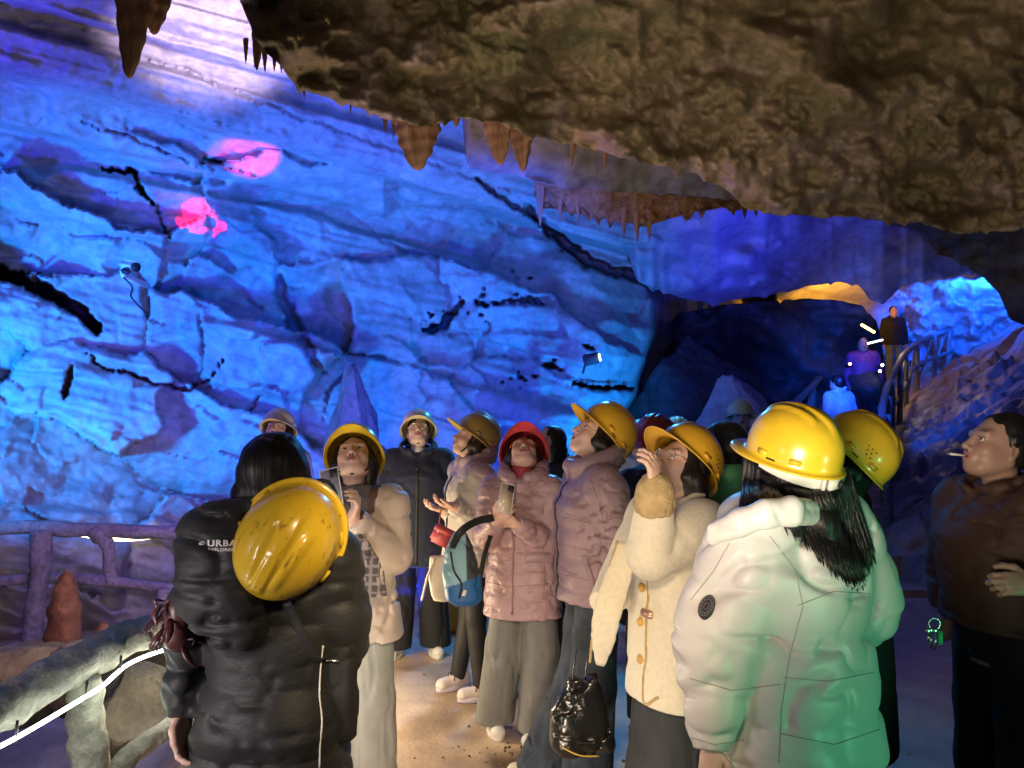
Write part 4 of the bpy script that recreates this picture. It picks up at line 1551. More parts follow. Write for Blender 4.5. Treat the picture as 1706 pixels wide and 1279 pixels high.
def jacket(P, mat, hem=0.8, wide=1.0, thick=0.03, ring=0.0, amp=0.010, voxel=0.009, seed=1, color=(1, 1, 1), collar='band', fold=0.008, flare=0.02,
           cuff=0.036, sleeve=1.0, hood=False, name='jacket', label=None, extra=None, foldsc=(9, 9, 16), slim=0.0, cuffpos=1.0, armring=None, depthk=1.0, hemcut=None, neckr=1.0, coloff=(0, 0, 0)):
    s = P['s']
    A = P['A']
    t = thick
    pts = [q for k in 'LR' for q in A[k]]
    lo = np.min(pts, 0) - 0.13
    hi = np.max(pts, 0) + 0.13
    lo[2] = min(hem * s - 0.02, lo[2])
    lo[0], hi[0] = min(lo[0], -0.27 * wide), max(hi[0], 0.27 * wide)
    lo[1], hi[1] = min(lo[1], -0.24), max(hi[1], 0.24)
    hi[2] = max(hi[2], 1.52 * s)
    S = SDF(lo, hi, voxel)
    W = wide * s
    dk = depthk
    hr = max(0.198 * s, 0.165 * W + t * 0.7)
    hy_ = max(0.158 * s, (0.12 * W + t * 0.7) * dk)
    st = [(hem * s, 0, -0.005, hr + flare * W, hy_ + flare * 0.8 * W),
          (max(hem + 0.03, 0.88) * s, 0, -0.01, hr, hy_),
          (1.03 * s, 0, 0.0, (0.142 - slim) * W + t, (0.104 * W + t) * dk),
          (1.20 * s, 0, 0.005, 0.155 * W + t, (0.108 * W + t) * dk),
          (1.27 * s, 0, -0.002, 0.150 * W + t * 0.8, (0.092 * W + t * 0.8) * dk),
          (1.325 * s, 0, -0.006, 0.105 * W + t * 0.5, 0.066 * W + t * 0.5),
          (1.365 * s, 0, -0.01, 0.058 * W + t * 0.3, 0.050 * W + t * 0.3)]
    if hem > 0.95:
        st = [st[0]] + st[2:]
    S.loft(st, 0.02, ring=(ring, amp, 1.3) if ring else None)
    ar = armring if armring is not None else (3 if ring else 0)
    for k in 'LR':
        a = A[k]
        S.chain([(a[0][0] * 0.35, -0.005, a[0][2] + 0.015 * s), a[0]], [0.052 * s + t * 0.8, 0.050 * s + t * 0.75], 0.03)
        w_ = a[1] + (a[2] - a[1]) * cuffpos
        S.cap(a[0], a[1], (0.050 * s + t) * sleeve, (0.043 * s + t) * sleeve, 0.03, rings=ar, amp=amp if ring else 0)
        S.cap(a[1], w_, (0.043 * s + t) * sleeve, cuff + t * 0.35, 0.012, rings=ar, amp=amp if ring else 0)
        # square off the cuff
        n = unit(a[2] - a[1])
        e = float(n @ (w_ + n * 0.012))
        S.op(lambda X, Y, Z, n=n, e=e: np.maximum(e - (n[0] * X + n[1] * Y + n[2] * Z), np.sqrt((X - w_[0]) ** 2 + (Y - w_[1]) ** 2 + (Z - w_[2]) ** 2) - 0.075),
             w_ - 0.08, w_ + 0.08, 0.004, 's')
    if collar:
        cr = {'band': (0.018, 0.024), 'puff': (0.033, 0.050), 'low': (0.016, 0.012), 'stand': (0.017, 0.050)}[collar]
        n = 18
        cz = 1.365 * s
        for lay in range(2 if cr[1] > 0.02 else 1):
            zz = cz + lay * cr[1] * 0.8 - 0.01
            rr = (0.066 + 0.016 * lay) * neckr * s + cr[0] * 0.7
            gap = {'band': 16, 'puff': 20, 'low': 24, 'stand': 16}[collar] + lay * 8
            ring_ = []
            for i in range(n + 1):
                an = R(gap + (360 - 2 * gap) * i / n)
                ring_.append((rr * math.sin(an) + coloff[0], (rr * 0.95 * math.cos(an)) - 0.012 + coloff[1], zz - (0.030 + 0.012 * lay) * math.cos(an) + 0.006))
            S.chain(ring_, [cr[0]] * (n + 1), 0.012)
    if hood:
        S.ell((0, -0.125 * s, 1.33 * s), (0.135, 0.075, 0.12), 0.03)
        S.ell((0, -0.165 * s, 1.27 * s), (0.11, 0.055, 0.10), 0.03)
        S.ell((0, -0.085 * s, 1.43 * s), (0.095, 0.055, 0.035), 0.012, 's')
        ringp = [(0.10 * math.sin(R(a_)), -0.07 - 0.06 * math.cos(R(a_)), 1.41 * s + 0.01) for a_ in range(-100, 101, 20)]
        S.chain(ringp, [0.024] * len(ringp), 0.02)
    if extra:
        extra(S, P)
    if fold:
        S.folds(seed, fold, foldsc)
    S.cut((0, 0, -1), -hem * s, 0.01)
    o = S.mesh(name, mat, P['o'], color)
    if label:
        o['label'] = label
    P[name] = o
    return o


def trousers(P, mat, style='wide', voxel=0.010, seed=5, fold=0.006, color=(1, 1, 1), hemz=0.03, name='trousers', k=0.02):
    s = P['s']
    G = P['G']
    pts = [q for kk in 'LR' for q in G[kk][:3]]
    lo, hi = np.min(pts, 0) - 0.16, np.max(pts, 0) + 0.16
    lo[2], hi[2] = min(q[2] for q in pts) - 0.10, 1.06 * s
    S = SDF(lo, hi, voxel)
    S.loft([(0.82 * s, 0, -0.012, 0.158 * s, 0.118 * s), (0.92 * s, 0, -0.015, 0.155 * s, 0.112 * s), (1.04 * s, 0, 0, 0.135 * s, 0.10 * s)], k)
    r = {'wide': (0.088, 0.090, 0.098, 0.105), 'straight': (0.090, 0.078, 0.070, 0.072), 'slim': (0.092, 0.080, 0.060, 0.045)}[style]
    for kk in 'LR':
        g = G[kk]
        ft = rotm(0, 0, g[3]) @ np.array((0, 1, 0))
        ank = g[2] + np.array((0, 0.01, -0.055 + hemz))
        S.chain([g[0], 0.5 * (g[0] + g[1]), g[1], ank], [q * s for q in r], k)
        S.cut((0, 0, -1), -(ank[2] - 0.012), 0.006) if False else None
        zc = float(ank[2])
        S.op(lambda X, Y, Z, zc=zc, ank=ank: np.maximum(Z - zc, np.sqrt((X - ank[0]) ** 2 + (Y - ank[1]) ** 2) - 0.16) + 0 * X, ank - 0.16, ank + np.array((0.16, 0.16, 0.0)), 0.004, 's')
    S.folds(seed, fold, (16, 16, 4))
    o = S.mesh(name, mat, P['o'], color)
    P[name] = o
    return o


def skirt(P, mat, hem=0.2, voxel=0.011, seed=9, name='skirt', rx=0.20, ry=0.17):
    s = P['s']
    S = SDF((-0.34, -0.3, hem * s - 0.02), (0.34, 0.3, 1.05 * s), voxel)
    S.loft([(hem * s, 0, 0, rx * s + .03, ry * s + .02), (0.6 * s, 0, 0, rx * 0.86 * s, ry * 0.84 * s), (0.88 * s, 0, -0.01, 0.155 * s, 0.115 * s), (1.02 * s, 0, 0, 0.14 * s, 0.105 * s)], 0.01)
    S.folds(seed, 0.016, (15, 15, 1.6))
    S.cut((0, 0, -1), -hem * s, 0.006)
    o = S.mesh(name, mat, P['o'], (1, 1, 1))
    return o


def shoes(P, mat, sole=None, voxel=0.006, chunky=1.0, which='LR', laces=None):
    s = P['s']
    for kk in which:
        g = P['G'][kk]
        Rf = rotm(0, 0, g[3])
        a = g[2]
        base = a[2] - 0.085 * s
        S = SDF((a[0] - .16, a[1] - .16, base - 0.01), (a[0] + .16, a[1] + .2, base + 0.14), voxel)
        q = lambda x, y, z: np.array((a[0], a[1], base)) + Rf @ (np.array((x, y, z)) * s)
        S.cap(q(0, -0.035, 0.045), q(0, 0.02, 0.05), 0.040 * s, 0.040 * s, 0.02)
        S.cap(q(0, 0.02, 0.045), q(0, 0.115, 0.035), 0.040 * s, 0.036 * s * chunky, 0.03)
        S.cap(q(0, -0.03, 0.06), q(0, -0.03, 0.10), 0.036 * s, 0.036 * s, 0.02)
        S.cut((0, 0, -1), -(base + 0.022), 0.003)
        o = S.mesh('shoe', mat, P['o'], (1, 1, 1))
        V, F = [], []
        n = 36
        for z_, e in ((0.0, 0.0), (0.004, 0.004), (0.026, 0.005), (0.030, 0.0)):
            for i in range(n):
                t = 2 * math.pi * i / n
                x_ = (0.041 + e) * math.sin(t) * (1 - 0.10 * math.cos(t) ** 2) * chunky
                y_ = 0.040 + (0.110 + e) * math.cos(t)
                V.append(q(x_, y_, z_))
        for j in range(3):
            for i in range(n):
                F.append((j * n + i, j * n + (i + 1) % n, (j + 1) * n + (i + 1) % n, (j + 1) * n + i))
        F.append(tuple(reversed(range(n))))
        F.append(tuple(range(3 * n, 4 * n)))
        mesh_py('sole', V, F, sole or mat, o)
        if laces is None and voxel <= 0.006 and P.get('detailshoe', True):
            tb_ = MB()
            for i in range(4):
                y_ = 0.045 + i * 0.014
                z_ = 0.090 - i * 0.006
                tb_.tube([q(-0.020, y_, z_ - 0.012), q(0, y_ + 0.003, z_ - 0.003), q(0.020, y_, z_ - 0.012)], 0.0022, 6)
            tb_.build('laces', MATS['black'], o)
        if laces:
            mb = MB()
            for i in range(5):
                y_ = 0.035 + i * 0.016
                z_ = 0.092 - i * 0.007
                for sg in (-1, 1):
                    mb.tube([q(-0.022 * sg, y_, z_ - 0.010), q(0, y_ + 0.006, z_ + 0.004), q(0.022 * sg, y_ + 0.012, z_ - 0.014)], 0.003, 6)
            mb.tube([q(0, 0.03, 0.10), q(0.03, 0.05, 0.09), q(0.034, 0.06, 0.06)], 0.003, 6)
            mb.tube([q(0, 0.03, 0.10), q(-0.03, 0.05, 0.09), q(-0.04, 0.055, 0.06)], 0.003, 6)
            mb.build('laces', laces, o)


def drape(P, host, pts, width, mat, name, origin_dir, lift=0.004, up=None, thick=0.0025):
    """a strip (zip, seam tape, strap) laid on the host's surface: pts in the person's frame, cast along origin_dir"""
    bv = bvh_of(host)
    dr = Vector(origin_dir).normalized()
    C = curve_pts(pts, max(10, 8 * len(pts)))
    rows = []
    for p in C:
        hit = bv.ray_cast(Vector(p) - dr * 0.6, dr, 1.5)
        if hit[0] is None:
            continue
        rows.append((hit[0] + hit[1] * lift, hit[1]))
    V, F = [], []
    for i, (q, n) in enumerate(rows):
        a = rows[max(0, i - 1)][0]
        b = rows[min(len(rows) - 1, i + 1)][0]
        t = (b - a).normalized()
        sd = t.cross(n).normalized() * width / 2
        V += [q - sd, q + sd, q + sd - n * (thick + lift), q - sd - n * (thick + lift)]
        if i:
            o = (i - 1) * 4
            for k in range(4):
                F.append((o + k, o + (k + 1) % 4, o + 4 + (k + 1) % 4, o + 4 + k))
    if len(V) < 8:
        return None
    F.append((0, 1, 2, 3))
    m = len(V) - 4
    F.append((m + 3, m + 2, m + 1, m))
    return mesh_py(name, V, F, mat, host)


# ================================================================== THE TOUR GROUP
F_ = dict
m_puf_black = M('black_puffer', (0.020, 0.021, 0.022), 0.56, 0.2, 5, 0.35, 14, 0.012, sheen=0.05, vc=True, spec=0.35, stretch=(1, 1, 2.2))
m_puf_pink = M('pink_puffer', (0.48, 0.31, 0.32), 0.34, 0.08, 4, 0.6, 15, 0.020, vc=True, stretch=(1, 1, 1.8))
m_puf_mauve = M('mauve_puffer', (0.34, 0.23, 0.27), 0.34, 0.08, 4, 0.6, 14, 0.020, vc=True, stretch=(1, 1, 1.6))
m_puf_white = M('white_puffer', (0.72, 0.70, 0.70), 0.42, 0.05, 4, 0.25, 12, 0.012, vc=True)
m_cream = M('cream_shell', (0.62, 0.52, 0.45), 0.55, 0.08, 5, 0.4, 26, 0.008, vc=True)
m_ecru = M('ecru_shell', (0.62, 0.56, 0.50), 0.5, 0.08, 5, 0.4, 26, 0.008, vc=True)
m_navy = M('navy_cloth', (0.009, 0.013, 0.034), 0.75, 0.2, 8, 0.4, 80, 0.004, sheen=0.2)
m_blackcloth = M('black_cloth', (0.012, 0.012, 0.014), 0.8, 0.2, 8, 0.4, 80, 0.004)
m_sherpa = M('sherpa_fleece', (0.78, 0.72, 0.58), 0.95, 0.05, 60, 0.55, 130, 0.006, sheen=0.5, vc=True)
m_brown = M('brown_coat', (0.065, 0.030, 0.020), 0.7, 0.15, 6, 0.4, 60, 0.004)
m_green = M('green_coat', (0.10, 0.36, 0.14), 0.6, 0.15, 6, 0.4, 40, 0.006)
m_jean = M('denim', (0.045, 0.060, 0.085), 0.85, 0.3, 14, 0.5, 160, 0.003)
m_greytr = M('grey_wool', (0.20, 0.20, 0.19), 0.85, 0.10, 8, 0.3, 120, 0.003)
m_palegrey = M('pale_grey_wool', (0.33, 0.33, 0.32), 0.85, 0.10, 8, 0.3, 120, 0.003)
m_blacktr = M('black_trouser', (0.010, 0.010, 0.013), 0.8, 0.2, 8, 0.3, 100, 0.003)
m_legging = M('black_legging', (0.016, 0.016, 0.018), 0.6, 0.2, 8, 0.2, 60, 0.003)
m_skirt = M('charcoal_wool', (0.035, 0.040, 0.048), 0.85, 0.2, 8, 0.4, 100, 0.004)
m_shoe_w = M('white_shoe', (0.74, 0.71, 0.68), 0.55, 0.06, 20, 0.3, 90, 0.002)
m_shoe_p = M('pale_pink_shoe', (0.66, 0.55, 0.52), 0.55, 0.08, 20, 0.4, 60, 0.003)
m_sole_d = M('dark_sole', (0.05, 0.05, 0.05), 0.8)
m_sole_l = M('lilac_sole', (0.55, 0.50, 0.62), 0.7)
m_lace = M('maroon_lace', (0.07, 0.02, 0.03), 0.8)
m_beige = M('tan_knit', (0.55, 0.40, 0.20), 0.9, 0.15, 30, 0.9, 110, 0.008)
m_zip = M('zip_tape', (0.02, 0.02, 0.022), 0.6, 0.1, 20, 0.4, 300, 0.002)
m_scarf = M('ash_scarf', (0.16, 0.14, 0.14), 0.95, 0.25, 18, 1.0, 90, 0.010)
m_redknit = M('red_knit', (0.38, 0.05, 0.06), 0.9, 0.15, 30, 0.9, 160, 0.004)
m_bluewhite = M('pale_blue_shell', (0.50, 0.58, 0.75), 0.5, 0.1, 6, 0.5, 20, 0.01)
m_purple = M('magenta_shell', (0.42, 0.10, 0.30), 0.5, 0.1, 6, 0.5, 20, 0.01)
m_cyan_lit_cap = 'pale'
MATS['pale'] = M('cyan_lit_shell', (0.62, 0.80, 0.45), 0.3, 0.06, 9, 0.05, 40, 0.003, coat=0.4)  # cyan light falling on the rear hats is put into this shell colour
MATS['lightyellow'] = M('light_yellow_shell', (0.84, 0.74, 0.40), 0.3, 0.08, 9, 0.05, 40, 0.003, coat=0.4)

# --- woman in the long black puffer, her back to us, at the left
A_ = person('woman seen from behind in a long black puffer coat, shoulder-length black hair', 460, 2.0, 1.60, -8,
            head=(-4, 12, 3), arms={'L': [(318, 1050, 1.98), (306, 1185, 1.92)], 'R': [(573, 1050, 1.98), (560, 1115, 2.12)]},
            hair='ponybob', det=1, hands={'L': {'curl': 0.5, 'pn': (1, 0, 0)}, 'R': False})


def hoodA(S, P):
    s = P['s']
    # the hood lies across her back, pushed to the left by the hanging hat
    S.ell((-0.085, -0.105, 1.345 * s), (0.125, 0.070, 0.105), 0.03)
    S.ell((-0.070, -0.150, 1.25 * s), (0.115, 0.060, 0.130), 0.03)
    S.ell((-0.03, -0.150, 1.16 * s), (0.075, 0.045, 0.07), 0.03)
    S.ell((0.10, -0.10, 1.35 * s), (0.085, 0.055, 0.07), 0.03)
    S.ell((-0.05, -0.05, 1.445 * s), (0.085, 0.05, 0.035), 0.02, 's')
    for i, (z, w_) in enumerate(((1.31, 0.16), (1.25, 0.15), (1.19, 0.13))):
        pts = [(-0.075 + w_ * math.sin(R(a)), -0.10 - 0.125 * math.cos(R(a)), z * s - 0.02 * math.cos(R(a))) for a in range(-70, 71, 14)]
        S.chain(pts, [0.006] * len(pts), 0.006, 's')


jA = jacket(A_, m_puf_black, hem=0.42, wide=0.92, thick=0.028, ring=0.155, amp=0.014, voxel=0.0075, seed=21, collar='stand', fold=0.013, flare=0.0,
            foldsc=(6, 6, 16), extra=hoodA, name='coat', armring=2, sleeve=1.0)
trousers(A_, m_blacktr, 'straight')
shoes(A_, m_shoe_w)

# --- far woman whose face shows above the black-haired head
B_ = person('woman whose face in a light yellow hat shows above the black-haired head', 462, 5.6, 1.66, 178,
            head=(0, 26, 0), hair='bob', det=1)
wear_helmet(B_, 'lightyellow', tilt=2, strap=False)
jacket(B_, M('dusty_lilac', (0.34, 0.28, 0.36), 0.7), hem=0.7, thick=0.03, voxel=0.013, seed=5)
trousers(B_, m_blacktr, 'straight', voxel=0.015)
shoes(B_, m_shoe_w, voxel=0.01)

# --- woman with the clear-cased phone
C_ = person('woman in a cream jacket with brown yoke, holding up a clear-cased phone', 590, 3.35, 1.575, 176,
            head=(8, 40, 4), arms={'L': [(655, 925, 3.30), (588, 862, 3.06)], 'R': [(0.23, 0.0, 1.05), (0.16, 0.16, 0.90)]},
            hair='ponybob', det=2, tone=(0.739, 0.470, 0.370),
            hands={'L': {'dir': (-0.35, 0.25, 0.9), 'pn': (0.75, 0.1, -0.2), 'curl': 0.75, 'side': -1, 'thumb': 0.9}, 'R': False})
wear_helmet(C_, 'yellow', tilt=12, yawo=0, strap=True)


def colC(V):
    s = C_['s']
    z = V[:, 2] + 0.02 * np.sin(V[:, 0] * 20)
    yoke = (z > 1.245 * s) & (np.abs(V[:, 0]) < 0.115 + 0.12 * (z - 1.245))
    C = np.ones((len(V), 3))
    C[yoke] = np.array((0.17, 0.09, 0.075))
    pl = (np.abs(V[:, 0] + 0.02) < 0.13) & (V[:, 2] < 0.93 * s) & (V[:, 1] > 0.03) & False
    C[pl] = 0.1
    return C


def scarfC(S, P):
    pass


jC = jacket(C_, m_cream, hem=0.72, wide=0.97, thick=0.030, ring=0.0, voxel=0.008, seed=31, collar='low', fold=0.013, color=colC, flare=0.025, sleeve=1.12, foldsc=(9, 9, 11), cuffpos=0.92)
S = SDF((-0.2, -0.2, 1.26), (0.2, 0.2, 1.47), 0.008)
for i, (zz, rr, tr) in enumerate(((1.285, 0.098, 0.034), (1.32, 0.088, 0.030), (1.345, 0.078, 0.020))):
    pts = [(rr * math.sin(R(a)), rr * 0.95 * math.cos(R(a)) - 0.005, zz + 0.012 * math.sin(R(a * 2 + i * 70)) - 0.015 * math.cos(R(a))) for a in range(0, 361, 18)]
    S.chain(pts, [tr] * len(pts), 0.012)
S.folds(77, 0.010, (18, 18, 26))
S.mesh('scarf', m_scarf, C_['o'], (1, 1, 1))
trousers(C_, m_palegrey, 'wide', seed=33, fold=0.010)
shoes(C_, m_shoe_w)

# --- person in the navy coat
D_ = person('person in a navy coat, glasses and white trainers, looking up by the blue wall', 697, 5.45, 1.655, 184,
            head=(2, 30, 0), hair='short', det=2, glasses='metalframe', tone=(0.739, 0.504, 0.426), wide=1.05,
            arms={'L': [(0.235, -0.05, 1.06), (0.215, -0.02, 0.84)], 'R': [(0.235, -0.05, 1.06), (0.215, -0.02, 0.84)]} and None,
            legs={'L': [(-0.10, 0.02, 0.46), (-0.125, 0, 0.085), 10], 'R': [(0.11, 0.02, 0.46), (0.135, 0.04, 0.085), -14]})
wear_helmet(D_, 'lightyellow', tilt=8, strap=True)
jD = jacket(D_, m_navy, hem=0.60, wide=1.22, thick=0.03, voxel=0.010, seed=41, collar='stand', fold=0.008, flare=0.0, name='coat', sleeve=1.15, neckr=1.25)
drape(D_, jD, [(0.0, 0.3, 1.30), (0.0, 0.3, 1.0), (0.004, 0.3, 0.64)], 0.026, m_zip, 'placket', (0, -1, 0))
trousers(D_, m_blacktr, 'wide', seed=43)
shoes(D_, m_shoe_w, sole=m_shoe_w, chunky=1.15)
S = SDF((-0.1, -0.1, 1.32), (0.1, 0.12, 1.46), 0.008)
S.cap((0, -0.01, 1.34), (0, 0.006, 1.405), 0.068, 0.058, 0.01)
S.mesh('shirt', M('pale_shirt', (0.6, 0.58, 0.62), 0.8), D_['o'], (1, 1, 1))

# --- woman in profile with the dull yellow hat
E_ = person('woman in an ecru jacket and black leggings, in profile, hands held out before her', 783, 4.65, 1.62, 112,
            head=(-6, 27, 0), hair='bob', det=2, mouth=0.3, tone=(0.694, 0.448, 0.347), hairmat='hair_brown',
            arms={'L': [(812, 872, 4.58), (757, 843, 4.42)], 'R': [(790, 880, 4.8), (740, 848, 4.62)]},
            legs={'L': [(-0.08, -0.01, 0.47), (-0.10, -0.05, 0.085), -4], 'R': [(0.09, -0.03, 0.47), (0.14, 0.02, 0.085), 14]},
            hands={'L': {'pn': (0.2, 0.1, 1.0), 'curl': 0.5, 'dir': (0.25, 1, 0.15), 'side': -1}, 'R': {'pn': (0, 0, 1), 'curl': 0.5, 'dir': (0.0, 1, 0.1), 'side': 1}})
wear_helmet(E_, 'khaki', tilt=14, strap=True, peak=0.055)


def colE(V):
    s = E_['s']
    C = np.ones((len(V), 3))
    m = V[:, 2] > 1.30 * s
    C[m] = np.array((0.78, 0.66, 0.80))
    return C


jE = jacket(E_, m_ecru, hem=0.72, wide=1.0, thick=0.034, voxel=0.009, seed=51, collar='puff', fold=0.012, color=colE, sleeve=1.05, ring=0.0, flare=0.02, cuffpos=0.92, coloff=(0, -0.03, 0))
drape(E_, jE, [(0.0, 0.3, 1.30), (0.0, 0.3, 1.0), (0.004, 0.3, 0.76)], 0.022, m_zip, 'zip', (0, -1, 0))
trousers(E_, m_legging, 'slim', seed=53, fold=0.003, hemz=0.02)
shoes(E_, m_shoe_p, sole=m_sole_l, chunky=1.15, laces=m_lace)

# --- woman in the red hat and pink coat
Fp = person('woman in a red hard hat and long pink puffer coat, holding a pale phone', 871, 4.07, 1.565, 166,
            head=(14, 50, 0), hair='tuck', det=2, mouth=0.25, glasses='goldframe', tone=(0.739, 0.470, 0.358), hairmat='hair_brown',
            arms={'L': [(917, 905, 4.02), (858, 872, 3.80)], 'R': [(812, 893, 4.02), (828, 866, 3.80)]},
            legs={'L': [(-0.10, 0.03, 0.46), (-0.09, 0.04, 0.085), -12], 'R': [(0.10, 0.02, 0.46), (0.16, -0.02, 0.085), 24]},
            hands={'L': {'dir': (0.75, 0.35, 0.45), 'pn': (0.2, -0.7, 0.5), 'curl': [0.25, 0.85, 0.9, 0.95], 'side': 1, 'thumb': 0.8}, 'R': {'dir': (-0.5, 0.2, 0.5), 'pn': (-0.3, -0.6, 0.4), 'curl': 0.6, 'side': 1}})
wear_helmet(Fp, 'red', tilt=10, strap=False, peak=0.06)
jF = jacket(Fp, m_puf_pink, hem=0.635, wide=0.90, thick=0.027, ring=0.105, amp=0.009, voxel=0.008, seed=61, collar='puff', fold=0.008, name='coat', sleeve=1.08, flare=0.015,
            foldsc=(13, 13, 28), cuffpos=0.93)
drape(Fp, jF, [(0.02, 0.3, 1.31), (0.02, 0.3, 1.0), (0.02, 0.3, 0.655)], 0.012, M('rose_tape', (0.30, 0.17, 0.19), 0.6), 'zip', (0, -1, 0), lift=0.005)
S = SDF((-0.1, -0.1, 1.30), (0.1, 0.12, 1.46), 0.008)
S.cap((0, -0.015, 1.30), (0, 0.0, 1.375), 0.070, 0.058, 0.01)
S.mesh('red_collar', m_redknit, Fp['o'], (1, 1, 1))
trousers(Fp, m_greytr, 'wide', seed=63, fold=0.010)
shoes(Fp, m_shoe_w, sole=m_shoe_w, chunky=1.1)
# flap pocket on the coat
drape(Fp, jF, [(-0.045, 0.3, 0.935), (-0.10, 0.3, 0.94), (-0.16, 0.3, 0.935)], 0.05, M('pink_flap', (0.44, 0.29, 0.30), 0.4, 0.1, 6, 0.4, 40, 0.005), 'pocket_flap', (0, -1, 0), lift=0.007)

# --- dark-haired person behind the red hat
G_ = person('bareheaded dark-haired person in a black coat standing behind the red-hatted woman', 918, 4.9, 1.585, 125,
            head=(0, 8, 0), hair='bob', det=1, tone=(0.560, 0.358, 0.302))
jacket(G_, m_blackcloth, hem=0.45, thick=0.03, voxel=0.012, seed=71, name='coat')
trousers(G_, m_blacktr, 'straight', voxel=0.013)
shoes(G_, m_blacktr, sole=m_shoe_w, voxel=0.009)

# --- tall woman in the mauve puffer
H_ = person('tall woman in a mauve puffer and jeans, in profile with her mouth open', 985, 3.5, 1.675, 100,
            head=(2, 35, 0), hair='tuck', det=2, mouth=0.8, glasses='goldframe', tone=(0.739, 0.482, 0.381),
            arms={'L': [(-0.235, -0.08, 1.06), (-0.205, -0.12, 0.86)], 'R': [(0.215, -0.05, 1.05), (0.19, -0.06, 0.84)]},
            legs={'L': [(-0.10, 0.03, 0.46), (-0.10, 0.05, 0.085), 2], 'R': [(0.10, 0.02, 0.46), (0.12, 0.20, 0.085), -6]})
wear_helmet(H_, 'orange', tilt=16, strap=False, back=0.01, peak=0.052)
jH = jacket(H_, m_puf_mauve, hem=0.80, wide=1.08, thick=0.036, ring=0.13, amp=0.011, voxel=0.008, seed=81, collar='puff', fold=0.010, sleeve=1.10, flare=0.0, foldsc=(11, 11, 20), neckr=1.1, coloff=(0, 0.0, 0))
drape(H_, jH, [(0.0, 0.4, 1.36), (0.0, 0.4, 1.1), (0.0, 0.4, 0.82)], 0.020, m_zip, 'zip', (0, -1, 0), lift=0.003)
drape(H_, jH, [(-0.5, 0.085, 1.06), (-0.5, 0.06, 0.96), (-0.5, 0.045, 0.88)], 0.024, M('mauve_tape', (0.30, 0.21, 0.25), 0.5), 'pocket_welt', (1, 0, 0), lift=0.004)
trousers(H_, m_jean, 'wide', seed=83, fold=0.012, hemz=0.0)
shoes(H_, M('cream_shoe', (0.7, 0.62, 0.45), 0.6))

# --- woman taking a picture, cream fleece jacket
I_ = person('woman in a cream fleece jacket, hand raised to her face, hat with vent holes', 1122, 2.8, 1.575, 114,
            head=(8, 34, 0), hair='long', det=2, tone=(0.739, 0.493, 0.403), glasses='metalframe',
            arms={'L': [(1086, 922, 2.58), (1092, 812, 2.50)], 'R': [(0.20, 0.10, 1.05), (0.12, 0.24, 0.98)]},
            hands={'L': {'dir': (-0.1, 0.15, 1.0), 'pn': (0.8, 0.4, 0), 'curl': 0.55, 'side': -1, 'thumb': 0.7}, 'R': False})
wear_helmet(I_, 'orange', tilt=14, strap=False, holes=True, back=0.005, peak=0.055)


def frontI(S, P):
    return
    s = P['s']
    # open front edge swinging forward
    S.chain([(0.06, 0.16, 1.22 * s), (0.08, 0.235, 1.0 * s), (0.05, 0.27, 0.84 * s), (0.03, 0.25, 0.76 * s)], [0.018, 0.022, 0.024, 0.016], 0.02)
    S.chain([(0.10, 0.13, 1.15 * s), (0.11, 0.20, 0.98 * s), (0.08, 0.24, 0.84 * s)], [0.018, 0.022, 0.022], 0.02)


jI = jacket(I_, m_sherpa, hem=0.66, wide=1.08, thick=0.030, voxel=0.0085, seed=91, collar='band', fold=0.006, sleeve=1.20, extra=frontI, flare=0.01, foldsc=(6, 6, 8), cuffpos=0.88, cuff=0.046)
w_ = I_['A']['L']
dv = unit(w_[2] - w_[1])
S = SDF(w_[2] - 0.11, w_[2] + 0.08, 0.007)
S.cap(w_[2] - dv * 0.055, w_[2] - dv * 0.012, 0.070, 0.062, 0.01)
S.folds(5, 0.004, (30, 30, 30))
S.mesh('knit_cuff', m_beige, I_['o'], (1, 1, 1))
drape(I_, jI, [(-0.10, 0.4, 0.70), (-0.03, 0.4, 0.67), (-0.03, 0.4, 0.9), (-0.03, 0.4, 1.15)], 0.010, m_beige, 'trim', (0, -1, 0), lift=0.002)
skirt(I_, m_skirt, hem=0.12, seed=95)
shoes(I_, m_blackcloth)
fp = [I_['L'](at(*q)) for q in ((1046, 905, 2.62), (1030, 960, 2.56), (1012, 1020, 2.52), (1004, 1070, 2.54), (1000, 1108, 2.60))]
cdir = unit(np.array(I_['L'](cam.location)) - fp[2])
fm = MB()
fm.tube(curve_pts(fp, 24), [0.016 + 0.030 * math.sin(math.pi * min(1, (q_ + 3) / 27)) ** 0.7 * (1 if q_ < 18 else 1 - 0.75 * ((q_ - 18) / 6) ** 1.5) + 0.0015 * math.sin(q_ * 2.3) for q_ in range(25)], 18, flat=0.22, up=tuple(cdir))
fo = fm.build('front_flap', M('sherpa_flap', (0.78, 0.72, 0.58), 0.95, 0.05, 60, 0.55, 130, 0.006, sheen=0.5), I_['o'])
mb = MB()
mb.tube(curve_pts([Vector(q) + Vector(np.cross(unit(fp[3] - fp[1]), cdir)) * 0.036 for q in fp], 20), 0.0045, 8)
mb.build('trim', m_beige, fo)
bv = bvh_of(jI)
mb = MB()
dI = Vector((-0.4, -1, 0)).normalized()
for z in (1.05, 0.93, 0.80):
    h_ = bv.ray_cast(Vector((-0.055, 0, z)) - dI * 0.6, dI, 1.2)
    if h_[0] is not None:
        q_ = h_[1].to_track_quat('Z', 'Y').to_matrix()
        mb.tube([h_[0] - h_[1] * 0.004, h_[0] + h_[1] * 0.008], [0.013, 0.011], 14)
        b_ = MB()
        b_.tube([h_[0] - h_[1] * 0.004, h_[0] + h_[1] * 0.004, h_[0] + h_[1] * 0.012], [0.014, 0.016, 0.010], 14)
        b_.build('toggle', M('ochre_button', (0.60, 0.36, 0.08), 0.5), jI)
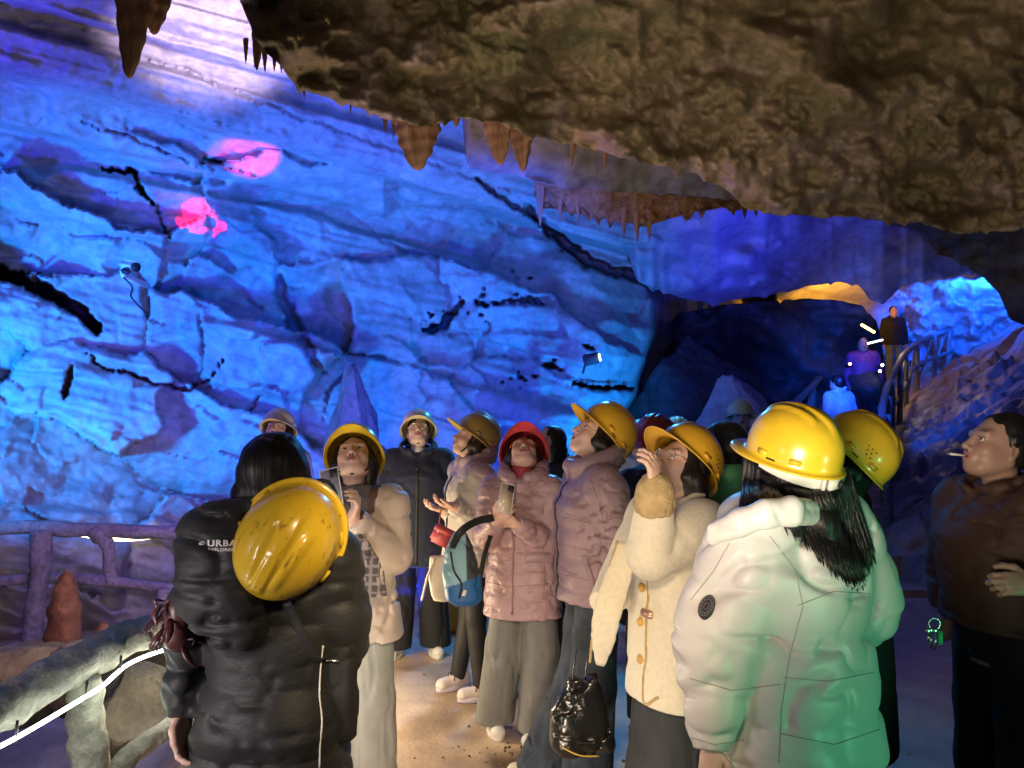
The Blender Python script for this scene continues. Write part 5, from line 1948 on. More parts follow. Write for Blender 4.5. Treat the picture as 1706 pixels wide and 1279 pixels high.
drape(I_, jI, [(-0.16, 0.4, 0.90), (-0.19, 0.4, 0.893), (-0.23, 0.4, 0.91)], 0.010, m_beige, 'pocket_trim', tuple(dI), lift=0.003)

# --- people in the row behind
J_ = person('person in a maroon hard hat half hidden behind the amber hat with vent holes', 1093, 4.1, 1.60, 150, head=(0, 0, 0), hair='short', det=0, tone=(0.560, 0.381, 0.336))
wear_helmet(J_, 'maroon', strap=False)
jacket(J_, m_blackcloth, hem=0.6, voxel=0.015, seed=2)
trousers(J_, m_blacktr, 'straight', voxel=0.016)
K_ = person('person in a cyan-lit hard hat showing only its crown above the amber hat', 1128, 5.7, 1.585, 180, head=(0, 5, 0), hair='short', det=0)
wear_helmet(K_, 'pale', strap=False)
jacket(K_, m_bluewhite, hem=0.6, voxel=0.016, seed=3)
trousers(K_, m_blacktr, 'straight', voxel=0.016)
L_ = person('person in a cyan-lit hard hat just behind the tall woman in mauve', 1064, 6.0, 1.56, 175, head=(0, 10, 0), hair='short', det=0)
wear_helmet(L_, 'pale', strap=False)
jacket(L_, m_bluewhite, hem=0.6, voxel=0.016, seed=4)
trousers(L_, m_blacktr, 'straight', voxel=0.016)
M_ = person('person in a cyan-lit hard hat standing apart, left of the big yellow hat', 1234, 6.9, 1.58, 170, head=(0, 12, 0), hair='short', det=0, z0=0.17, tone=(0.784, 0.560, 0.504))
wear_helmet(M_, 'pale', strap=False)
jacket(M_, m_bluewhite, hem=0.6, voxel=0.016, seed=6)
trousers(M_, m_blacktr, 'straight', voxel=0.016)

N_ = person('bareheaded black-haired person in a green coat beside the white jacket', 1205, 3.1, 1.62, 200 - 160, head=(30, 4, 0), hair='bob', det=1)
jacket(N_, m_green, hem=0.6, wide=1.0, voxel=0.010, seed=7, hood=True, name='coat')
trousers(N_, m_blacktr, 'straight', voxel=0.013)

# --- woman in the white puffer, back to us, right
P_ = person('woman seen from behind in a big white puffer jacket, long black hair', 1318, 2.3, 1.625, 36,
            head=(4, 12, -6), hair='bob', det=1, tone=(0.694, 0.470, 0.370), wide=1.12,
            arms={'L': [(1190, 1080, 2.16), (1185, 1240, 2.08)], 'R': [(0.27, -0.05, 1.06), (0.22, 0.10, 0.86)]})
wear_helmet(P_, 'yellow', tilt=6, strap=False, band=True, peak=0.045, bk=1.16)
# the straightened collar with its open flap
def collarP(S, P):
    s = P['s']
    pts = [(0.105 * math.sin(R(a)), 0.095 * math.cos(R(a)) - 0.005, 1.345 * s - 0.030 * math.cos(R(a))) for a in range(15, 346, 15)]
    S.chain(pts, [0.020] * len(pts), 0.012)
    S.chain([(q[0] * 1.04, q[1] * 1.04, q[2] + 0.035) for q in pts], [0.016] * len(pts), 0.015)
    S.chain([(-0.05, 0.12, 1.36 * s), (-0.06, 0.19, 1.34 * s), (-0.07, 0.20, 1.28 * s)], [0.02, 0.018, 0.015], 0.02)


jP = jacket(P_, m_puf_white, hem=0.66, wide=1.26, thick=0.050, ring=0.24, amp=0.012, voxel=0.0075, seed=12, collar=None, fold=0.017, sleeve=1.32, extra=collarP,
            flare=0.02, foldsc=(4.5, 4.5, 8), armring=2)
trousers(P_, m_blacktr, 'straight')

# --- black coat behind the white jacket, with the second yellow hat
Q_ = person('person in a black coat and tipped-back yellow hat behind the woman in white', 1392, 2.75, 1.62, 62, head=(6, 36, 0), hair='bob', det=1)
wear_helmet(Q_, 'yellow', tilt=12, strap=False, holes=True)
jacket(Q_, m_blackcloth, hem=0.5, wide=1.10, thick=0.035, voxel=0.010, seed=13, name='coat', sleeve=1.2)
trousers(Q_, m_blacktr, 'straight', voxel=0.013)

# --- man with the cigarette
R_ = person('bareheaded man in a brown jacket smoking a cigarette at the right edge', 1660, 2.6, 1.66, 98, head=(-8, 20, 0), hair='short', det=2,
            tone=(0.42, 0.26, 0.20), mouth=0.15, arms={'L': [(-0.25, -0.10, 1.08), (1722, 972, 2.3)], 'R': [(0.24, -0.03, 1.05), (0.20, 0.05, 0.84)]},
            hands={'L': {'dir': (0.2, 1.0, 0.0), 'pn': (0.7, 0, -0.3), 'curl': 0.7, 'side': -1}, 'R': False})
jR = jacket(R_, m_brown, hem=0.925, wide=1.10, thick=0.040, voxel=0.009, seed=14, collar='stand', fold=0.010, sleeve=1.15, flare=0.0, neckr=1.15)
trousers(R_, m_blacktr, 'straight', seed=15)
shoes(R_, m_blackcloth)


# --- visitors on the stair
def stair_person(px, d, Hh, yaw, label, jm, tm, cap=None, zoff=0.0, legs=None, head=(0, 0, 0), arms=None, hem=0.8):
    g = at(px, 695, d)
    z0 = float(path_z(g.y)) + zoff
    Pp = person(label, px, d, Hh, yaw, head=head, hair='short', det=0, z0=z0, legs=legs, arms=arms)
    if cap:
        wear_helmet(Pp, cap, strap=False)
    jacket(Pp, jm, hem=hem, voxel=0.017, seed=int(px), thick=0.035, wide=1.1)
    trousers(Pp, tm, 'straight', voxel=0.018)
    return Pp


stair_person(1440, 12.0, 1.60, 165, 'visitor in a magenta jacket and black trousers walking down the stair', m_purple, m_blacktr, legs={'L': [(-0.10, 0.22, 0.50), (-0.10, 0.10, 0.12), 0], 'R': [(0.10, 0.02, 0.46), (0.10, -0.20, 0.10), 0]})
stair_person(1398, 9.6, 1.42, 20, 'visitor in a pale blue jacket at the lit handrail, left of the magenta jacket', m_bluewhite, m_blacktr)
stair_person(1492, 16.0, 1.62, 175, 'visitor in a dark open coat high on the stair', m_blackcloth, M('moss_trouser', (0.22, 0.26, 0.22), 0.8))
stair_person(1528, 18.5, 1.60, 180, 'visitor in an orange hard hat bending at the top of the blue handrail', m_bluewhite, m_blacktr, cap='orange', zoff=-0.75)
stair_person(1566, 20.0, 1.62, 190, 'dark figure leaving along the top landing, left one of two', m_blackcloth, m_blacktr, zoff=-0.6)
stair_person(1590, 20.5, 1.64, 175, 'dark figure leaving along the top landing, right one of two', m_blackcloth, m_blacktr, zoff=-0.6)


# ================================================================== THINGS CARRIED AND THE PATH FURNITURE
_lbv = {}
_orig_bvh = bvh_of


def bvh_of(o):
    if o.name not in _lbv:
        _lbv[o.name] = _orig_bvh(o)
    return _lbv[o.name]


def hit_px(P, host, px, py, lift=0.0):
    """where the sight line of a pixel meets a garment (person's frame): point, normal"""
    L = P['L']
    a = Vector(L(cam.location))
    b = Vector(L(at(px, py, 5.0)))
    r = bvh_of(host).ray_cast(a, (b - a).normalized(), 30)
    if r[0] is None:
        return None, None
    return r[0] + r[1] * lift, r[1]


def to_world(P, p):
    return Matrix.Translation(P['pos']) @ Matrix.Rotation(R(P['yaw']), 4, 'Z') @ Vector(p)


# long hair falling over the white jacket
def fall_hair(P, host, starts, ends, n, mat, seed, name='hair_lock', r0=0.006):
    bv = bvh_of(host)
    L = P['L']
    a = Vector(L(cam.location))
    rs = random.Random(seed)
    mb = MB()
    for i in range(n):
        t = (i + rs.random() * 0.8) / n
        k = t * (len(starts) - 1)
        j = min(int(k), len(starts) - 2)
        u = k - j
        sp = Vector(starts[j]).lerp(Vector(starts[j + 1]), u)
        ep = Vector(ends[j]).lerp(Vector(ends[j + 1]), u)
        ep.x += rs.uniform(-9, 9)
        ep.y += rs.uniform(-14, 12)
        pts = []
        m = 7
        for q in range(m + 1):
            v = q / m
            x = sp.x + (ep.x - sp.x) * v ** 0.9
            y = sp.y + (ep.y - sp.y) * v
            b = Vector(L(at(x, y, 5.0)))
            dr = (b - a).normalized()
            hitp = bv.ray_cast(a, dr, 12)
            base = Vector(L(at(x, y, sp.z)))
            if hitp[0] is not None and v > 0.12:
                dist = (hitp[0] - a).length
                w_ = min(1, v * 2.2)
                db = (base - a).length
                dist = min(dist, db * (1 - w_) + dist * w_)
                p = a + dr * (dist - 0.006 - 0.040 * (1 - v) * rs.uniform(0.1, 1.0))
            else:
                p = base
            pts.append(p)
        rr = r0 * rs.uniform(0.6, 1.3)
        mb.tube(pts, [rr * f for f in (1.3, 1.5, 1.4, 1.3, 1.2, 1.0, 0.7, 0.15)], 6, rough=0.1, seed=i)
    return mb.build(name, mat, P['o'])


_c = []
for (x_, y_, r_) in ((1330, 842, 0.050), (1362, 868, 0.056), (1390, 900, 0.046), (1408, 932, 0.032), (1420, 960, 0.014)):
    p_, n_ = hit_px(P_, jP, x_, y_, 0.0)
    if p_ is None:
        continue
    _c.append((np.array(p_), np.array(n_), r_))
S = SDF(np.min([c_[0] for c_ in _c] + [P_['hc']], 0) - 0.13, np.max([c_[0] for c_ in _c] + [P_['hc']], 0) + 0.13, 0.0075)
nape = P_['hc'] + P_['H'] @ np.array((0, -0.065, -0.085))
S.chain([nape, _c[0][0]], [0.050, 0.045], 0.03)
S.chain([nape, _c[1][0]], [0.050, 0.050], 0.03)
for i_ in range(len(_c) - 1):
    S.chain([_c[i_][0] - _c[i_][1] * 0.012, _c[i_ + 1][0] - _c[i_ + 1][1] * 0.012], [_c[i_][2] * 0.62, _c[i_ + 1][2] * 0.62], 0.04)
S.band(lambda q: 0.012 * (vnoise(q * np.array((80, 80, 10)), 5) - 0.5), 0.03)
S.mesh('hair_mass', MATS['hair'], P_['o'])
fall_hair(P_, jP, [(1270, 790, 2.24), (1305, 806, 2.20), (1345, 812, 2.18), (1385, 804, 2.20), (1410, 780, 2.24)],
          [(1318, 880, 2.1), (1362, 915, 2.1), (1400, 955, 2.1), (1432, 978, 2.1), (1452, 930, 2.1)], 520, MATS['hair'], 5, r0=0.0042)
fall_hair(P_, jP, [(1242, 752, 2.33), (1256, 765, 2.31), (1280, 785, 2.27), (1302, 800, 2.24)],
          [(1238, 870, 2.24), (1258, 872, 2.2), (1285, 866, 2.16), (1322, 858, 2.12)], 170, MATS['hair'], 9, r0=0.0045)
# the stand-up collar in front of the hair
cl = []
for (x_, y_) in ((1160, 915), (1195, 900), (1235, 884), (1275, 868), (1312, 864), (1345, 862)):
    p_, n_ = hit_px(P_, jP, x_, y_, 0.0)
    if p_ is None:
        continue
    cl.append(np.array(p_ + n_ * 0.018))
S = SDF(np.min(cl, 0) - 0.08, np.max(cl, 0) + 0.08, 0.006)
S.chain(cl, [0.020, 0.024, 0.026, 0.026, 0.025, 0.018][:len(cl)], 0.01)
S.chain([c_ + np.array((0, 0, 0.028)) for c_ in cl], [0.016, 0.022, 0.024, 0.024, 0.022, 0.014][:len(cl)], 0.02)
S.folds(4, 0.003, (12, 12, 20))
S.mesh('collar', m_puf_white, jP, (1, 1, 1))


# crest patch on the white sleeve: dark oval with pale rings
def badge(P, host, px, py, w, h, rot):
    p, n = hit_px(P, host, px, py, 0.004)
    if p is None:
        return
    q = n.to_track_quat('Z', 'Y').to_matrix()
    mb, rg = MB(), MB()
    N = 28
    V = [p + q @ Vector((w * math.cos(2 * math.pi * i / N), h * math.sin(2 * math.pi * i / N), 0.003)) for i in range(N)]
    V2 = [p + q @ Vector((w * math.cos(2 * math.pi * i / N), h * math.sin(2 * math.pi * i / N), -0.012)) for i in range(N)]
    mb.add(V + V2, [tuple(range(N))] + [(i, i + N, (i + 1) % N + N, (i + 1) % N) for i in range(N)])
    for f in (0.86, 0.60, 0.30):
        rg.tube([p + q @ Vector((w * f * math.cos(2 * math.pi * i / 24), h * f * math.sin(2 * math.pi * i / 24), 0.0035)) for i in range(25)], 0.0009, 5, cap=False)
    for i in range(14):
        a = 2 * math.pi * i / 14
        rg.tube([p + q @ Vector((w * 0.68 * math.cos(a), h * 0.68 * math.sin(a), 0.0035)), p + q @ Vector((w * 0.78 * math.cos(a + .12), h * 0.78 * math.sin(a + .12), 0.0035))], 0.001, 5)
    b = mb.build('sleeve_badge', M('badge_rubber', (0.03, 0.03, 0.035), 0.5), host, smooth=False)
    rg.build('emblem', M('badge_print', (0.22, 0.22, 0.24), 0.5), b)


badge(P_, jP, 1178, 1012, 0.022, 0.036, 0)


def seam(P, host, px_pts, mat, r=0.0016):
    # stitched seam lying on the cloth
    dense = []
    for i in range(len(px_pts) - 1):
        for k in range(8):
            t = k / 8
            dense.append((px_pts[i][0] * (1 - t) + px_pts[i + 1][0] * t, px_pts[i][1] * (1 - t) + px_pts[i + 1][1] * t))
    dense.append(px_pts[-1])
    q = []
    for (x, y) in dense:
        p, n = hit_px(P, host, x, y, 0.0)
        if p is not None and (not q or (p - q[-1]).length < 0.08):
            q.append(p)
    if len(q) > 3:
        mb = MB()
        mb.tube(q, r, 6)
        mb.build('seam', mat, host)


_sw = M('white_thread', (0.40, 0.39, 0.40), 0.7)
for pts_ in (((1282, 892), (1325, 950), (1338, 1010), (1316, 1090), (1302, 1180), (1298, 1270)), ((1330, 1008), (1390, 985), (1455, 990)),
             ((1305, 1128), (1380, 1135), (1455, 1120)), ((1300, 1222), (1390, 1240), (1465, 1215)), ((1150, 1130), (1220, 1150), (1300, 1140)),
             ((1215, 905), (1190, 950), (1150, 1000)), ((1140, 1225), (1190, 1240), (1240, 1232))):
    seam(P_, jP, pts_, _sw)
_sp = M('rose_thread', (0.20, 0.12, 0.13), 0.7)
for pts_ in (((806, 968), (850, 978), (915, 972)), ((815, 905), (812, 960), (808, 1000)), ((905, 905), (908, 960), (905, 1000)), ((820, 800), (870, 806), (905, 800))):
    seam(Fp, jF, pts_, _sp, 0.0014)
for pts_ in (((935, 860), (985, 872), (1030, 862)), ((932, 905), (985, 918), (1020, 905)), ((930, 955), (985, 968), (1035, 955)), ((985, 800), (1002, 850), (1012, 905), (1018, 960))):
    seam(H_, jH, pts_, _sp, 0.0014)


# lettering on the black hood
def lettering(P, host, txt, px, py, size_px, d, mat, name, bold=0.0):
    cu = bpy.data.curves.new('lettering', 'FONT')
    cu.body = txt
    cu.size = 1.0
    cu.offset = bold
    cu.space_character = 1.15
    to = bpy.data.objects.new('lettering_source', cu)
    COL.objects.link(to)
    dg = bpy.context.evaluated_depsgraph_get()
    me = bpy.data.meshes.new_from_object(to.evaluated_get(dg))
    bpy.data.objects.remove(to)
    bm = bmesh.new()
    bm.from_mesh(me)
    bmesh.ops.triangulate(bm, faces=bm.faces[:])
    bmesh.ops.subdivide_edges(bm, edges=bm.edges[:], cuts=1)
    out = []
    last = None
    for v in bm.verts:
        p, n = hit_px(P, host, px + v.co.x * size_px * 1.25, py - v.co.y * size_px + v.co.x * size_px * 0.03)
        out.append((p, n))
    good = [o for o in out if o[0] is not None]
    if not good:
        bm.free()
        return
    for v, (p, n) in zip(bm.verts, out):
        v.co = (p + n * 0.0035) if p is not None else good[0][0]
    bm.to_mesh(me)
    bm.free()
    me.materials.clear()
    me.materials.append(mat)
    o = bpy.data.objects.new(name, me)
    COL.objects.link(o)
    o.parent = host
    return o


m_print = M('white_print', (0.80, 0.80, 0.78), 0.6, 0.02, 20, 0)


lettering(A_, jA, 'URBAN', 347, 909, 13.5, 1.9, m_print, 'hood_lettering', 0.03)
lettering(A_, jA, 'EXPLORER', 347, 917, 6.6, 1.9, m_print, 'hood_small_lettering', 0.03)
p, n = hit_px(A_, jA, 340, 905, 0.003)
if p is not None:
    q = n.to_track_quat('Z', 'Y').to_matrix()
    mb = MB()
    N = 20
    mb.tube([p + q @ Vector((0.0095 * math.cos(2 * math.pi * i / N), 0.0095 * math.sin(2 * math.pi * i / N), 0.001)) for i in range(N + 1)], 0.0012, 6, cap=False)
    for k in (-1, 0, 1):
        mb.tube([p + q @ Vector((-0.0055 + k * 0.002, -0.004 + k * 0.0042, 0.001)), p + q @ Vector((0.0055 + k * 0.002, 0.003 + k * 0.0042, 0.001))], 0.0013, 6)
    mb.build('hood_emblem', m_print, jA)
# white piping on the coat's right side seam
mb = MB()
pp = []
for (x, y) in ((538, 1075), (534, 1110), (532, 1160), (536, 1200), (533, 1240), (532, 1279)):
    p, n = hit_px(A_, jA, x, y, 0.001)
    if p is not None:
        pp.append(p)
if len(pp) > 2:
    mb.tube(curve_pts(pp, 30), 0.0022, 6)
    mb.build('piping', m_print, jA)

# the hat hanging on her back
hh = helmet_mesh('hard_hat', None, None, 0.05, 1.0)
m_worn = bpy.data.materials.new('scuffed_yellow_shell')
m_worn.use_nodes = True
nt = m_worn.node_tree
bs = nt.nodes['Principled BSDF']
bs.inputs['Roughness'].default_value = 0.3
bs.inputs['Coat Weight'].default_value = 0.5
tc = nt.nodes.new('ShaderNodeTexCoord')
mp = nt.nodes.new('ShaderNodeMapping')
mp.inputs['Scale'].default_value = (5, 1.6, 5)
mp.inputs['Rotation'].default_value = (0, 0, R(18))
nz = nt.nodes.new('ShaderNodeTexNoise')
nz.inputs['Scale'].default_value = 9
nz.inputs['Detail'].default_value = 8
nz.inputs['Roughness'].default_value = 0.7
cr = nt.nodes.new('ShaderNodeValToRGB')
cr.color_ramp.elements[0].position = 0.57
cr.color_ramp.elements[0].color = (0.82, 0.54, 0.03, 1)
cr.color_ramp.elements[1].position = 0.68
cr.color_ramp.elements[1].color = (0.22, 0.11, 0.03, 1)
nt.links.new(tc.outputs['Object'], mp.inputs['Vector'])
nt.links.new(mp.outputs[0], nz.inputs['Vector'])
nt.links.new(nz.outputs['Fac'], cr.inputs[0])
nt.links.new(cr.outputs[0], bs.inputs['Base Color'])
hh.data.materials.clear()
hh.data.materials.append(m_worn)
c = at(472, 910, 1.80)
pk = Vector((-0.50, 0.0, -0.86)).normalized()
zc = Vector((0.02, -1.0, -0.16))
zc = (zc - pk * zc.dot(pk)).normalized()
xc = pk.cross(zc)
M3 = Matrix((xc, pk, zc)).transposed()
base = c - zc * 0.06
hh.matrix_world = Matrix.Translation(base) @ M3.to_4x4()
helmet_slots(hh, MATS['black'], m_worn)
mb = MB()
mb.tube(curve_pts([(-0.10, -0.02, -0.01), (-0.06, -0.10, -0.10), (0.0, -0.14, -0.16), (0.06, -0.10, -0.10), (0.10, -0.02, -0.01)], 16), 0.006, 6, flat=0.35)
mb.build('strap', MATS['black'], hh)
tag(hh, 'scuffed yellow hard hat hanging crown outwards on the back of the black puffer coat', 'hard hat')


# ---------------------------------------------------------------- bags
def bag_thing(label, cat, name, loc, rz=0):
    return tag(empty(name, loc, rz), label, cat)


# cross-body bag of the woman in black
loc = at(557, 1150, 1.93)
t = bag_thing('flat black cross-body bag at the right hip of the woman in the black coat', 'bag', 'crossbody_bag', loc, R(-12))
S = SDF((-0.09, -0.07, -0.13), (0.09, 0.07, 0.13), 0.006)
S.loft([(-0.115, 0, 0, 0.055, 0.035), (0.0, 0, 0, 0.056, 0.038), (0.115, 0, 0, 0.050, 0.026)], 0.01, p=5)
S.folds(3, 0.005, (14, 14, 14))
S.mesh('pouch', m_blackcloth, t, (1, 1, 1))
wl = lambda v: Matrix.Rotation(-R(-12), 3, 'Z') @ (Vector(v) - loc)
mb = MB()
sp = []
for (x, y) in ((478, 1003), (492, 1035), (510, 1070), (530, 1100)):
    p, n = hit_px(A_, jA, x, y, 0.004)
    if p is not None:
        sp.append(wl(to_world(A_, p)))
sp.append(Vector((0, 0, 0.11)))
mb.tube(curve_pts(sp, 20), 0.015, 8, flat=0.2, up=(0, -1, 0))
mb.build('strap', MATS['black'], t)
mb = MB()
mb.tube([(-0.03, -0.036, 0.085), (0.03, -0.036, 0.085)], 0.003, 6)
mb.build('zip', MATS['metalframe'], t)

# brown gathered band on her left sleeve
loc = at(300, 1035, 1.90)
mb = MB()
rs = random.Random(8)
for i in range(34):
    a = rs.uniform(0, 6.28)
    z = rs.uniform(-0.075, 0.055)
    r = 0.030 + rs.uniform(0, 0.018)
    p0 = Vector((math.cos(a) * r, math.sin(a) * r, z))
    p1 = p0 + Vector((math.cos(a + 0.5) * 0.026, math.sin(a + 0.5) * 0.026, rs.uniform(-0.03, 0.01)))
    p2 = p1 + Vector((rs.uniform(-.02, .02), rs.uniform(-.02, .02), -0.024))
    mb.tube(curve_pts([p0, p1, p2], 5), [0.005, 0.009, 0.010, 0.008, 0.005, 0.001], 6, flat=0.35, seed=i)
mb.tube(curve_pts([(0.01, 0, -0.07), (0.0, 0, 0), (0.012, 0.0, 0.07)], 8), [0.02, 0.036, 0.04, 0.04, 0.04, 0.04, 0.036, 0.03, 0.02], 12, rough=0.3)
tag(mb.build('ruffled_scarf', M('dark_maroon_satin', (0.10, 0.035, 0.035), 0.35, 0.3, 20, 0.3, 60, 0.003), None, loc=loc),
    'ruffled dark maroon scarf hanging over the left sleeve of the black puffer coat', 'scarf')


# phones
def phone(loc, M3, label, body_mat, lens_n=3):
    t = tag(empty('phone', loc), label, 'phone')
    t.matrix_world = Matrix.Translation(loc) @ M3.to_4x4()
    MB().box((0, 0, 0), (0.074, 0.009, 0.152), None, 0.45).build('case', body_mat, t)
    e_ = MB()
    e_.tube([(-0.035, -0.003, -0.073), (0.035, -0.003, -0.073), (0.036, -0.003, 0.0), (0.035, -0.003, 0.073), (-0.035, -0.003, 0.073), (-0.036, -0.003, 0.0), (-0.035, -0.003, -0.073)], 0.0028, 6)
    e_.build('frame', M('phone_edge', (0.75, 0.72, 0.76), 0.25, coat=0.3), t)
    MB().box((0.018, -0.0055, 0.052), (0.032, 0.003, 0.034), None, 0.4).build('camera_plate', M('phone_plate', (0.05, 0.05, 0.06), 0.2, coat=0.5), t)
    for i in range(lens_n):
        mb = MB()
        x, z = 0.018 + (-0.008, -0.008, 0.008)[i], 0.052 + (-0.008, 0.008, 0.0)[i]
        mb.tube([(x, -0.006, z), (x, -0.0095, z)], [0.0062, 0.0058], 16)
        mb.build('lens', MATS['black'], t)


Mx = (Matrix.Rotation(R(12), 3, 'Y') @ Matrix.Rotation(R(-14), 3, 'X'))
phone(at(552, 812, 2.94), Matrix.Rotation(R(-14), 3, 'Y') @ Matrix.Rotation(R(-18), 3, 'X'), 'phone in a clear case held up by the woman in the cream and brown jacket', M('clear_case', (0.34, 0.30, 0.40), 0.2, 0.2, 20, coat=0.6))
phone(at(843, 830, 3.76), Matrix.Rotation(R(8), 3, 'Y') @ Matrix.Rotation(R(-25), 3, 'X') @ Matrix.Rotation(R(20), 3, 'Z'), 'pale gold phone held by the woman in the red hard hat', M('gold_phone', (0.62, 0.52, 0.36), 0.25, 0.05, coat=0.4))

# blue backpack on the forearm of the woman in pink
loc = at(768, 945, 3.72)
t = bag_thing('small backpack in light and dark blue hanging by its black strap from a forearm', 'backpack', 'backpack', loc, R(12))
S = SDF((-0.14, -0.12, -0.20), (0.14, 0.12, 0.20), 0.006)
S.loft([(-0.175, 0.02, 0, 0.055, 0.05), (-0.15, 0.015, 0, 0.085, 0.075), (-0.02, 0, 0, 0.092, 0.075), (0.08, -0.005, 0, 0.07, 0.06), (0.165, -0.005, 0, 0.03, 0.03)], 0.015, p=2.8)
S.folds(6, 0.008, (11, 11, 11))


def colB(V):
    C = np.ones((len(V), 3)) * np.array((0.26, 0.50, 0.60))
    low = V[:, 2] < -0.055 + 0.3 * V[:, 0]
    C[low] = (0.02, 0.13, 0.36)
    rt = (V[:, 0] > 0.018) & ~low
    C[rt] = (0.05, 0.055, 0.065)
    return C


S.mesh('pack_body', M('pack_fabric', (1, 1, 1), 0.5, 0.08, 8, 0.4, 50, 0.004, vc=True), t, colB)
il = t.matrix_basis.inverted() if False else None
rz = Matrix.Rotation(-R(12), 3, 'Z')
W_ = lambda px, py, d: rz @ (at(px, py, d) - loc)
mb = MB()
mb.tube(curve_pts([W_(752, 912, 3.66), W_(768, 885, 3.62), (W_(795, 868, 3.70)), W_(822, 862, 3.76)], 16), 0.018, 8, flat=0.25, up=(0, -1, 0))
mb.build('shoulder_strap', MATS['black'], t)
mb = MB()
mb.tube(curve_pts([W_(795, 990, 3.72), W_(806, 930, 3.78), W_(818, 890, 3.86)], 12), 0.012, 8, flat=0.3, up=(0, -1, 0))
mb.build('shoulder_strap', MATS['black'], t)
mb = MB()
mb.tube(curve_pts([(-0.06, -0.070, 0.09), (-0.045, -0.080, 0.0), (-0.01, -0.082, -0.06), (-0.02, -0.078, -0.13)], 12), 0.005, 6)
mb.build('webbing', MATS['black'], t)
MB().box((0.005, -0.082, -0.105), (0.018, 0.004, 0.030), Matrix.Rotation(R(20), 3, 'Y'), 0.2).build('tag', M('white_tag', (0.75, 0.75, 0.75)), t)

# red box bag
loc = at(737, 893, 4.36)
t = bag_thing('small boxy coral-red bag on a thin strap beside the blue backpack', 'bag', 'box_bag', loc, R(20))
M3 = Matrix.Rotation(R(28), 3, 'Y')
mb = MB()
mb.box((0, 0, 0), (0.115, 0.07, 0.105), M3, 0.2)
m_coral = M('coral_leather', (0.55, 0.10, 0.11), 0.45, 0.08, 20, 0.3, 90, 0.002)
mb.build('bag_body', m_coral, t)
MB().box(M3 @ Vector((0, -0.003, 0.03)), (0.119, 0.078, 0.05), M3, 0.2).build('flap', m_coral, t)
rz = Matrix.Rotation(-R(20), 3, 'Z')
mb = MB()
mb.tube(curve_pts([M3 @ Vector((-0.05, 0, 0.055)), rz @ (at(732, 868, 4.36) - loc), rz @ (at(735, 848, 4.40) - loc)], 8), 0.004, 6)
mb.build('thin_strap', m_coral, t)

# cream tote hanging with it
loc = at(728, 965, 4.3)
t = bag_thing('cream cloth tote hanging behind the coral-red bag and the backpack', 'bag', 'tote_bag', loc, R(5))
S = SDF((-0.12, -0.06, -0.14), (0.12, 0.06, 0.16), 0.007)
S.loft([(-0.12, 0.035, 0, 0.06, 0.030), (0.0, 0.02, 0, 0.062, 0.034), (0.13, 0.01, 0, 0.045, 0.02)], 0.01, p=3)
S.folds(9, 0.008, (12, 12, 9))
m_tote = M('cream_canvas', (0.68, 0.60, 0.50), 0.8, 0.08, 10, 0.5, 80, 0.003)
S.mesh('tote_body', m_tote, t, (1, 1, 1))
mb = MB()
mb.tube(curve_pts([(-0.01, -0.03, 0.12), (-0.05, -0.04, 0.03), (-0.075, -0.04, -0.07), (-0.085, -0.03, -0.11)], 12), [0.012, 0.015, 0.017, 0.018, 0.018, 0.018, 0.017, 0.016, 0.016, 0.017, 0.018, 0.014, 0.006], 10, flat=0.4)
mb.build('tie', m_tote, t)

# glossy black bag, low, in front of the fleece jacket
loc = at(968, 1195, 2.95)
t = bag_thing('glossy crumpled black plastic bag with a yellow edge, held low beside the jeans', 'bag', 'plastic_bag', loc, R(8))
S = SDF((-0.15, -0.09, -0.20), (0.15, 0.09, 0.20), 0.007)
S.loft([(-0.13, 0.02, 0, 0.10, 0.05), (-0.10, 0.01, 0, 0.115, 0.055), (0.03, -0.005, 0, 0.10, 0.05), (0.15, 0.01, 0, 0.05, 0.03)], 0.012, p=3.2)
S.folds(17, 0.022, (8, 8, 9), 3)
m_gloss = M('black_vinyl', (0.012, 0.012, 0.012), 0.22, 0.1, 8, 0.5, 18, 0.012, coat=0.3)
S.mesh('sack', m_gloss, t, (1, 1, 1))
for sx in (-0.02, 0.03):
    mb = MB()
    mb.tube(curve_pts([(sx - 0.02, -0.02, 0.12), (sx - 0.01, -0.01, 0.2), (sx + 0.01, 0.02, 0.26)], 8), 0.006, 6, flat=0.4)
    mb.build('handle', m_gloss, t)
mb = MB()
mb.tube(curve_pts([(-0.085, -0.054, -0.085), (-0.02, -0.062, -0.115), (0.055, -0.055, -0.125)], 10), 0.0055, 6, flat=0.4)
mb.build('edge_strip', M('yellow_tape', (0.75, 0.5, 0.08), 0.5), t)

# plaid shirt-tail under the cream jacket's sleeve
S = SDF((-0.10, -0.2, 0.70), (0.25, 0.35, 1.05), 0.007)
cpl = [C_['L'](at(*q)) for q in ((600, 905, 3.06), (607, 950, 3.04), (612, 992, 3.02))]
S = SDF(np.min(cpl, 0) - 0.13, np.max(cpl, 0) + 0.13, 0.006)
S.cap(cpl[0], cpl[1], 0.040, 0.062, 0.02, fy=0.4)
S.cap(cpl[1], cpl[2], 0.062, 0.075, 0.02, fy=0.4)
S.cut((0, 0, -1), -float(cpl[2][2]) - 0.0, 0.004)
S.folds(8, 0.008, (22, 22, 4))


def colPl(V):
    a = (np.sin(V[:, 0] * 190) > 0.55) | (np.sin(V[:, 2] * 190) > 0.6)
    b = (np.sin(V[:, 0] * 95 + 1) > 0.6) & (np.sin(V[:, 2] * 95) > 0.3)
    C = np.ones((len(V), 3)) * np.array((0.09, 0.075, 0.085))
    C[a] = (0.28, 0.24, 0.24)
    C[b] = (0.40, 0.36, 0.34)
    return C


S.mesh('plaid_scarf', M('plaid_wool', (1, 1, 1), 0.9, 0.1, 20, 0.6, 140, 0.003, vc=True), C_['o'], colPl)

